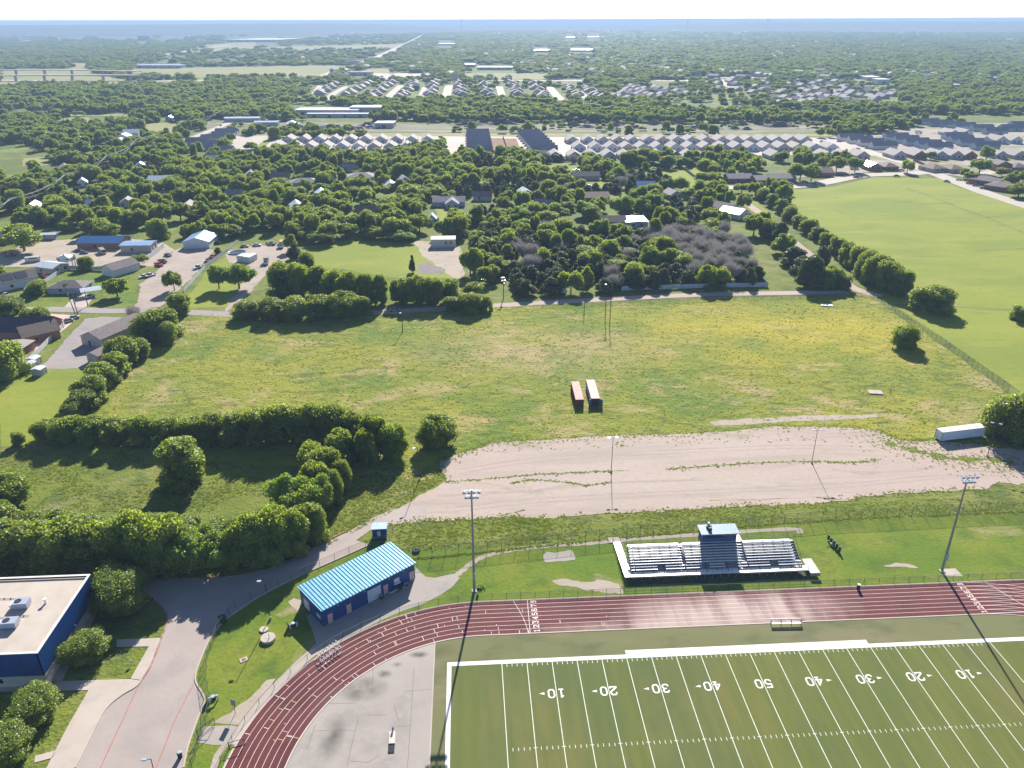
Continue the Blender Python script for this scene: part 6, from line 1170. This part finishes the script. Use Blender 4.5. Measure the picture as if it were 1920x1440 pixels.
ONE = [(350, 924, 818, 108, 'bush', 'big rounded tree standing alone between hedgerow and front wood'), (394, 842, 806, 36, 'bush', 'small tree touching the hedgerow above the lone rounded tree'), (820, 850, 778, 82, 'bush', 'round bush-like tree at the left end of the gravel lot'), (18, 962, 892, 76, 'bush', 'dark bush at the left edge above the front wood'), (38, 838, 808, 26, 'bush', 'small dark shrub on the back lawn edge left of the hedgerow'),
 (233, 1168, 1075, 104, 'fine', 'largest round tree beside the school building'), (172, 1256, 1188, 92, 'fine', 'middle tree on the school lawn by the brown door'), (76, 1376, 1296, 102, 'fine', 'pale green tree on the lower school lawn'), (28, 1450, 1368, 96, 'fine', 'tree at the bottom left corner of the school lawn'),
 (1745, 592, 534, 78, 'bush', 'dark rounded bush standing alone at the park edge'), (1693, 656, 606, 54, 'bush', 'smaller bright bush against the meadow fence'), (1893, 835, 736, 96, 'bush', 'dark tree at the right edge behind the white trailer'), (1935, 850, 745, 80, 'bush', 'tree at the extreme right edge of the lot'), (1910, 604, 573, 40, 'bush', 'dark bush cut by the right picture edge in the park'),
 (882, 520, 458, 50, 'oak', 'tall round tree right of the mown lawn'), (915, 535, 492, 44, 'oak', 'dark tree at the corner right of the round tree'), (328, 548, 502, 34, 'oak', 'thin twin-trunked tree at the gravel yard edge'), (162, 508, 480, 26, 'bush', 'small dark tree before the pale blue fence'), (222, 562, 518, 52, 'oak', 'round tree by the drive of the bungalow'), (75, 556, 524, 38, 'bush', 'bush left of the bungalow'), (48, 478, 414, 76, 'oak', 'large spreading tree on the left dirt yard'), (124, 548, 524, 26, 'oak', 'small pale tree in front of the bungalow'),
 (12, 594, 558, 60, 'bush', 'bush at the left edge by the street'), (52, 606, 578, 26, 'bush', 'left shrub beside the pink drive'), (76, 610, 576, 34, 'bush', 'right shrub beside the pink drive'), (18, 722, 640, 78, 'bush', 'large tree left of the garden sheds'), (262, 500, 474, 34, 'oak', 'small tree beside the garage roof'), (552, 490, 452, 30, 'cedar', 'dark cedar at the lawn corner'), (545, 474, 436, 28, 'oak', 'tree behind the dark cedar'), (773, 512, 474, 14, 'cedar', 'thin sparse tree on the mown lawn'), (1, 538, 495, 30, 'bush', 'dark heap-like bush at the left edge of the yards'), (250, 600, 575, 26, 'bare', 'bare shrub by the street corner'), (410, 478, 462, 16, 'cedar', 'small dark cedar by the workshop fence'),
 (1499, 342, 300, 44, 'oak', 'left tree of the leafy pair facing the park'), (1520, 342, 304, 38, 'oak', 'right tree of the leafy pair facing the park'), (1567, 324, 288, 36, 'oak', 'round street tree left of the white van'), (1602, 325, 288, 30, 'oak', 'round street tree above the white van'), (1700, 326, 296, 26, 'oak', 'dark corner tree at the park street bend'), (1536, 308, 282, 28, 'oak', 'tree among the roofs above the park, left'), (1502, 300, 270, 34, 'oak', 'tree among the roofs beside the last house rows'), (1362, 326, 296, 22, 'bright', 'pale green upright tree by the brown fence'), (1322, 348, 318, 38, 'oak', 'round tree at the end of the grey paddock fence'), (1404, 331, 308, 24, 'oak', 'tree between the brick houses at the bend'), (1390, 364, 340, 34, 'oak', 'dark tree at the lane mouth by the park'),
 (1848, 302, 271, 32, 'bright', 'bright green tree behind the broad road houses'), (1835, 328, 292, 40, 'oak', 'dark tree by the junction houses'), (1820, 341, 318, 24, 'oak', 'small dark tree on the junction lawn'), (1806, 335, 312, 18, 'oak', 'smallest tree on the junction lawn'), (1877, 332, 312, 24, 'oak', 'dark tree in front of the two-storey brick house'), (1908, 372, 340, 46, 'oak', 'tree at the right edge below the grey hip roofs'), (1744, 300, 280, 18, 'oak', 'dark tree between tan houses above the junction'),
 (1050, 336, 306, 40, 'oak', 'broad tree on the garden lawn below the new houses'), (1101, 330, 304, 22, 'oak', 'small tree beside the garden drive'), (351, 159, 131, 38, 'oak', 'lone tree in the far dry field') , (857, 140, 130, 18, 'oak', 'tree at the left end of the far grass strip'), (1097, 538, 516, 26, 'bright', 'bright little tree in the cedar wood edge'), (1328, 455, 420, 44, 'oak', 'round tree behind the grey bare trees'), (1530, 240, 225, 30, 'oak', 'broad tree behind the last back row house')]
for (u, vb, vt, w, k, lb) in ONE:
    x, y, H, R = tpx(u, vb, vt, w, k); plant(x, y, H, R, k, lb)
n_named = sum(1 for o in col.objects if o.get('category') == 'tree')
# ---- scattered woods: candidates in metres, largest in the photo become things, the rest one mass each
CEDAR = [(884, 445), (960, 432), (1100, 424), (1230, 432), (1330, 440), (1400, 450), (1438, 505), (1428, 534), (1300, 541), (1160, 546), (1150, 551), (960, 557), (905, 545), (890, 500)]
BARE1 = [(1190, 452), (1290, 440), (1380, 442), (1424, 490), (1400, 532), (1310, 536), (1260, 490)]; BARE2 = [(905, 465), (1000, 470), (1010, 520), (940, 525)]
STOP = [[(-900, 448), (560, 448), (560, 470), (884, 450), (884, 700), (-900, 700)]]
SCRUB = [(380, 226), (1560, 232), (1560, 249), (380, 247)]
SUBURB = [[(540, 192), (620, 152), (1110, 152), (1140, 192)], [(1150, 192), (1150, 160), (1690, 146), (1690, 198), (1480, 200)]]
OPEN = [[(390, 80), (760, 80), (740, 112), (240, 126), (330, 98)], [(-100, 62), (760, 60), (760, 76), (-100, 84)]]
pol_bb = [(p, min(a for a, b in p), max(a for a, b in p), min(b for a, b in p), max(b for a, b in p)) for p in CLEAR+STOP]
def blocked(u, v):
    for p, a, b, c, d in pol_bb:
        if a <= u <= b and c <= v <= d and inpoly(u, v, p): return True
    return False
grid = {}
for (ox, oy, r_, cl) in OBST:
    for i in range(int((ox-r_-8)//40), int((ox+r_+8)//40)+1):
        for j in range(int((oy-r_-cl-10)//40), int((oy+r_+8)//40)+1): grid.setdefault((i, j), []).append((ox, oy, r_, cl))
def hits(x, y, R):
    for (ox, oy, r_, cl) in grid.get((int(x//40), int(y//40)), ()):
        if abs(x-ox) < r_+R*.6 and -(r_+R*.6+cl) < y-oy < r_+R*.6: return True
    return False
from mathutils import noise as mn
cand = []; g = random.Random(99); y = 175.
while y < 9200:
    d0 = y-CY; sp = (6.4 if 318 < d0 < 440 else 8.8) if d0 < 750 else 8.6+(d0-750)*.0062
    if 318 < d0 < 440: pass
    half = d0*.68+40; x = -half+60*0; x0 = CX+d0*YAW
    n = int(2*half/sp)
    for i in range(n):
        x = x0-half+(i+g.uniform(.05, .95))*sp; yy = y+g.uniform(0, sp)
        u, v = P(x, yy)
        if v > 556 or u < -60 or u > 1990: continue
        if sp == 6.4 and not inpoly(u, v, CEDAR) and g.random() < .5: continue
        if blocked(u, v): continue
        if any(inpoly(u, v, p) for p in SUBURB) and g.random() < .48: continue
        if any(inpoly(u, v, p) for p in OPEN) and g.random() < .72: continue
        nz = mn.noise(Vector((x*.008, yy*.008, 3))); dense = v > 296 and 470 < u < 1420
        if d0 > 380 and mn.noise(Vector((x*.028, yy*.028, 7))) < (-.34 if dense else -.27): continue
        if not dense and nz < (-.16 if d0 < 1200 else -.36): continue
        scr = inpoly(u, v, SCRUB)
        if scr and g.random() < (.62 if u > 960 or v > 243 else .85): continue
        big = sp/8.6; kind = 'oak'
        if inpoly(u, v, CEDAR): kind = 'cedar' if g.random() < .8 or inpoly(u, v, BARE1) else 'oak'
        elif 300 < v < 450 and 840 < u < 1300 and mn.noise(Vector((x*.02, yy*.02, 9))) > .1: kind = 'cedar'
        if kind == 'cedar' and inpoly(u, v, BARE1) and g.random() < .66: kind = 'bare'
        if kind == 'cedar' and 1010 < u < 1190 and g.random() < .12: kind = 'bare'
        if kind == 'cedar' and inpoly(u, v, BARE2) and g.random() < .45: kind = 'bare'
        if kind == 'oak' and v > 170 and u < 300 and mn.noise(Vector((x*.02, yy*.02, 9))) > .22: kind = 'cedar'
        if kind == 'oak' and g.random() < .05: kind = 'bright'
        R = sp*g.uniform(.36, .80)*(1.35 if sp == 6.4 else 1) if kind in ('oak', 'bright') else g.uniform(2.8, 4.8)*max(1, big*.8)
        H = g.uniform(5.5, 12.5) if kind in ('oak', 'bright') else g.uniform(6, 9)
        if kind == 'bare': H = g.uniform(6, 9.5); R = g.uniform(3, 4.4)
        if inpoly(u, v, SUBURB[0]) or inpoly(u, v, SUBURB[1]): R *= .8; H *= .8
        if kind == 'oak' and g.random() < .35: kind = 'bush'; R *= .95
        if scr: R = g.uniform(1.8, 4.5); H = g.uniform(2, 5)
        if hits(x, yy, R): continue
        if u < 960 and 205 > v and kind == 'oak': pass
        cand.append((x, yy, H, R, kind, u, v))
    y += sp
def region(u, v):
    if v > 430 and u > 884: return 'behind the pale fence'
    if v > 300: return ('above the left yards' if u < 340 else 'above the workshop' if u < 560 else 'above the mown lawn' if u < 885 else 'above the cedar wood' if u < 1240 else 'beside the gravel lane')
    return 'left of the new houses' if u < 480 else 'near the new house rows'
groups_ = {'oak': [], 'cedar': [], 'bare': []}
for c in cand: groups_['oak' if c[4] in ('oak', 'bright', 'bush') else c[4]].append(c)
caps = {'oak': 300-n_named, 'cedar': 170, 'bare': 90}; mass = []
ADJ = {'oak': 'leafy green', 'cedar': 'dark cedar', 'bare': 'bare greyish'}
for k, L in groups_.items():
    L.sort(key=lambda c: -(c[2]+c[3])/dist(c[0], c[1])); top = L[:caps[k]]; mass += L[caps[k]:]
    byr = {}
    for c in top: byr.setdefault(region(c[5], c[6]), []).append(c)
    for rg, cs in byr.items():
        cs.sort(key=lambda c: c[5])
        for i, c in enumerate(cs):
            t = plant(c[0], c[1], c[2], c[3], c[4], f'{ADJ[k]} tree {rg}, {od(i)} from left', f'{ADJ[k]} trees {rg}')
def scatter(name, pts, srcs, label, cat, kind_idx):
    """pts: (x,y,z,sx,sz,rot,idx) -> one object whose nodes place the source meshes"""
    me = bpy.data.meshes.new(name); me.from_pydata([p[:3] for p in pts], [], [])
    a = me.attributes.new('sc', 'FLOAT_VECTOR', 'POINT'); a.data.foreach_set('vector', [q for p in pts for q in (p[3], p[3], p[4])])
    a = me.attributes.new('rz', 'FLOAT_VECTOR', 'POINT'); a.data.foreach_set('vector', [q for p in pts for q in (0, 0, p[5])])
    a = me.attributes.new('ix', 'INT', 'POINT'); a.data.foreach_set('value', [p[6] for p in pts])
    o = bpy.data.objects.new(name, me); link(o); o['kind'] = 'stuff'; o['label'] = label; o['category'] = cat
    ng = bpy.data.node_groups.new(name, 'GeometryNodeTree'); ng.interface.new_socket('Geometry', in_out='INPUT', socket_type='NodeSocketGeometry'); ng.interface.new_socket('Geometry', in_out='OUTPUT', socket_type='NodeSocketGeometry')
    N = ng.nodes; L = ng.links; gi = N.new('NodeGroupInput'); go = N.new('NodeGroupOutput'); iop = N.new('GeometryNodeInstanceOnPoints'); jn = N.new('GeometryNodeJoinGeometry')
    for s in srcs:
        oi = N.new('GeometryNodeObjectInfo'); oi.transform_space = 'ORIGINAL'; oi.inputs['Object'].default_value = s; oi.inputs['As Instance'].default_value = True; L.new(oi.outputs['Geometry'], jn.inputs[0])
    L.new(gi.outputs[0], iop.inputs['Points']); L.new(jn.outputs[0], iop.inputs['Instance']); iop.inputs['Pick Instance'].default_value = True
    for nm, sock, dt in (('sc', 'Scale', 'FLOAT_VECTOR'), ('rz', 'Rotation', 'FLOAT_VECTOR'), ('ix', 'Instance Index', 'INT')):
        na = N.new('GeometryNodeInputNamedAttribute'); na.data_type = dt; na.inputs[0].default_value = nm; L.new(na.outputs[0], iop.inputs[sock])
    L.new(iop.outputs[0], go.inputs[0]); md = o.modifiers.new('scatter', 'NODES'); md.node_group = ng; return o
def masses(name, kinds, label):
    srcs = [s for (k, i), s in SRC.items() if k in kinds]; q = NOM[kinds[0]]
    pts = [(c[0], c[1], -.2, c[3]/q, c[2]/10, g.uniform(0, 6.28), g.randrange(len(srcs))) for c in mass if c[4] in kinds]
    if pts: scatter(name, pts, srcs, label, 'trees', None)
masses('distant_woods', ('oak', 'bright', 'bush'), 'distant leafy woods and suburb trees reaching the horizon'); masses('distant_cedars', ('cedar',), 'dark cedars mixed in the left woods'); masses('bare_thicket', ('bare',), 'bare grey trees among the cedars')

# distant roofs nobody could count
dr = {0: MB(), 1: MB()}; g2 = random.Random(31); nn_ = 0
while nn_ < 420:
    u = g2.uniform(-20, 1940); v = g2.uniform(58, 150)**1.0
    if u < 480 and v > 100: continue
    x, yy = G(u, v)
    if mn.noise(Vector((x*.0016, yy*.0016, 4))) < (-.02 if u > 560 else .15) or blocked(u, v): continue
    s_ = g2.uniform(.7, 1.6)*max(1, (yy/3600)); k_ = g2.randrange(2); L_ = 16*s_; w_ = 10*s_; h_ = 5+g2.uniform(0, 3)+.0008*yy; rt = g2.uniform(0, 3.1)
    M_ = Matrix.Translation((x, yy, 0)) @ Matrix.Rotation(rt, 4, 'Z')
    dr[k_].profx([(-w_/2, 0), (w_/2, 0), (w_/2, h_*.8), (0, h_+1.5), (-w_/2, h_*.8)], -L_/2, L_/2, M_); nn_ += 1
for k_, nm_, m_ in ((0, 'distant_pale_roofs', WALLT), (1, 'distant_grey_roofs', SHINL)):
    o = bpy.data.objects.new(nm_, dr[k_].mesh(nm_, m_)); link(o); o['kind'] = 'stuff'; o['label'] = 'scattered '+('pale' if k_ == 0 else 'tan')+' roofs among the far trees'; o['category'] = 'roofs'

# ------------------------------------------------ weeds and tall grass
def tuft(seed, n, r, h, w):
    g_ = random.Random(seed); mb = MB()
    for i in range(n):
        a = g_.uniform(0, 6.28); q = r*g_.random()**.5; x, y = q*math.cos(a), q*math.sin(a); b = g_.uniform(0, 6.28); hh = h*g_.uniform(.5, 1.1); lx, ly = g_.uniform(-.5, .5)*hh, g_.uniform(-.5, .5)*hh
        mb.add([(x-w*math.cos(b), y-w*math.sin(b), 0), (x+w*math.cos(b), y+w*math.sin(b), 0), (x+lx, y+ly, hh)], [(0, 1, 2)])
    return mb
weeds = []
for i, (x, y, s, lb, m) in enumerate(((31.9, 102.2, 1.6, 'green weed clump at the door of the white-sided container', LEAFS), (33.8, 101.8, 1.9, 'taller weed clump between the open container doors', LEAFG), (-3.3, 21.6, 1.5, 'dark weeds around the foot of the left light mast', LEAFS), (27.3, 102.7, 1.2, 'grassy weeds at the foot of the red container', LEAFG))):
    t = thing('weed_clump', lb, 'weeds', (x, y, 0)); t.scale = (s, s, s); weeds.append(part(t, 'blades', tuft(i, 90, .62, .55, .05), m)); part(t, 'stalk', tuft(40+i, 8, .3, .8, .02), LEAFX)
def inw(px_, pts_n, fn, seed, edge=None):
    g_ = random.Random(seed); W_ = px(px_); xs = [p[0] for p in W_]; ys = [p[1] for p in W_]; out = []; tries = 0
    while len(out) < pts_n and tries < pts_n*8:
        tries += 1; x, y = g_.uniform(min(xs), max(xs)), g_.uniform(min(ys), max(ys))
        if not inpoly(x, y, W_): continue
        q = mn.noise(Vector((x*.06, y*.09, 5)))+.5*mn.noise(Vector((x*.25, y*.3, 1)))
        if q < fn: continue
        s = g_.uniform(.22, .62)*(1+.8*max(0, q)); out.append((x, y, -.02, s, s*g_.uniform(.35, .8), g_.uniform(0, 6.28), g_.randrange(4)))
    return out
wp = inw(meadow_px, 12000, -.5, 1)+inw([(0, 840), (380, 860), (620, 900), (600, 1000), (450, 960), (0, 960)], 3500, -.1, 2)+inw([(640, 900), (760, 870), (830, 900), (720, 968), (620, 1020), (600, 1000)], 1800, -.4, 3)
wp += inw([(740, 990), (900, 978), (1500, 950), (1920, 925), (1920, 955), (1540, 976), (1200, 1003), (860, 1030), (740, 1040)], 3200, -.3, 4)
ed = random.Random(8)
for L_, wdt, n in (([(832, 904), (900, 899), (1000, 890), (1080, 886), (1148, 883)], .35, 110), ([(1250, 880), (1330, 874), (1420, 868), (1525, 865), (1590, 868), (1650, 862)], .5, 150), ([(962, 906), (1000, 900), (1060, 904), (1100, 910), (1146, 904)], .35, 80), ([(1650, 825), (1720, 846), (1790, 862), (1870, 866), (1905, 872)], 3.5, 420), ([(735, 984), (800, 976), (880, 974), (960, 970), (1000, 972), (1200, 960), (1300, 956), (1400, 947), (1500, 947), (1620, 932), (1750, 920), (1850, 918)], .8, 600), ([(1850, 835), (1760, 828), (1690, 826), (1640, 806), (1560, 800), (1450, 800), (1320, 812), (1200, 816), (1080, 820), (1000, 827), (925, 828), (890, 842), (850, 855), (822, 868), (835, 900)], .9, 600), ([(700, 1054), (860, 1040), (1170, 1008), (1540, 976), (1920, 959)], .25, 1000)):
    p = smooth(px(L_), 6)
    for i in range(int(n*1.8)):
        k = ed.randrange(len(p)-1); t_ = ed.random(); x = p[k][0]+(p[k+1][0]-p[k][0])*t_+ed.gauss(0, wdt); y = p[k][1]+(p[k+1][1]-p[k][1])*t_+ed.gauss(0, wdt); s = ed.uniform(.18, .55); wp.append((x, y, 0, s, s*.8, ed.uniform(0, 6.28), ed.randrange(4)))
wp = [(p[0], p[1], p[2], p[3]*.85, p[4]*.8, p[5], p[6]) for p in wp]
scatter('tall_grass', wp, weeds, 'rough tall grass and weeds over the meadow and verges', 'grass', None)

# ------------------------------------------------ haze
hz = MB(); hz.box(0, 3000, -1.6, 68000, 68000, 119.6)
ho = bpy.data.objects.new('haze', hz.mesh('haze', mat('unused', (1, 1, 1)))); link(ho); ho['kind'] = 'stuff'; ho['label'] = 'pale summer haze over the plain'; ho['category'] = 'haze'
hm = bpy.data.materials.new('haze'); hm.use_nodes = True; nt = hm.node_tree; nt.nodes.remove(nt.nodes['Principled BSDF'])
pv = nt.nodes.new('ShaderNodeVolumePrincipled'); pv.inputs['Color'].default_value = (.48, .67, .92, 1); pv.inputs['Density'].default_value = .00015; pv.inputs['Anisotropy'].default_value = .0
nt.links.new(pv.outputs[0], nt.nodes['Material Output'].inputs['Volume']); hm.cycles.homogeneous_volume = True if hasattr(hm.cycles, 'homogeneous_volume') else True
ho.data.materials.clear(); ho.data.materials.append(hm)
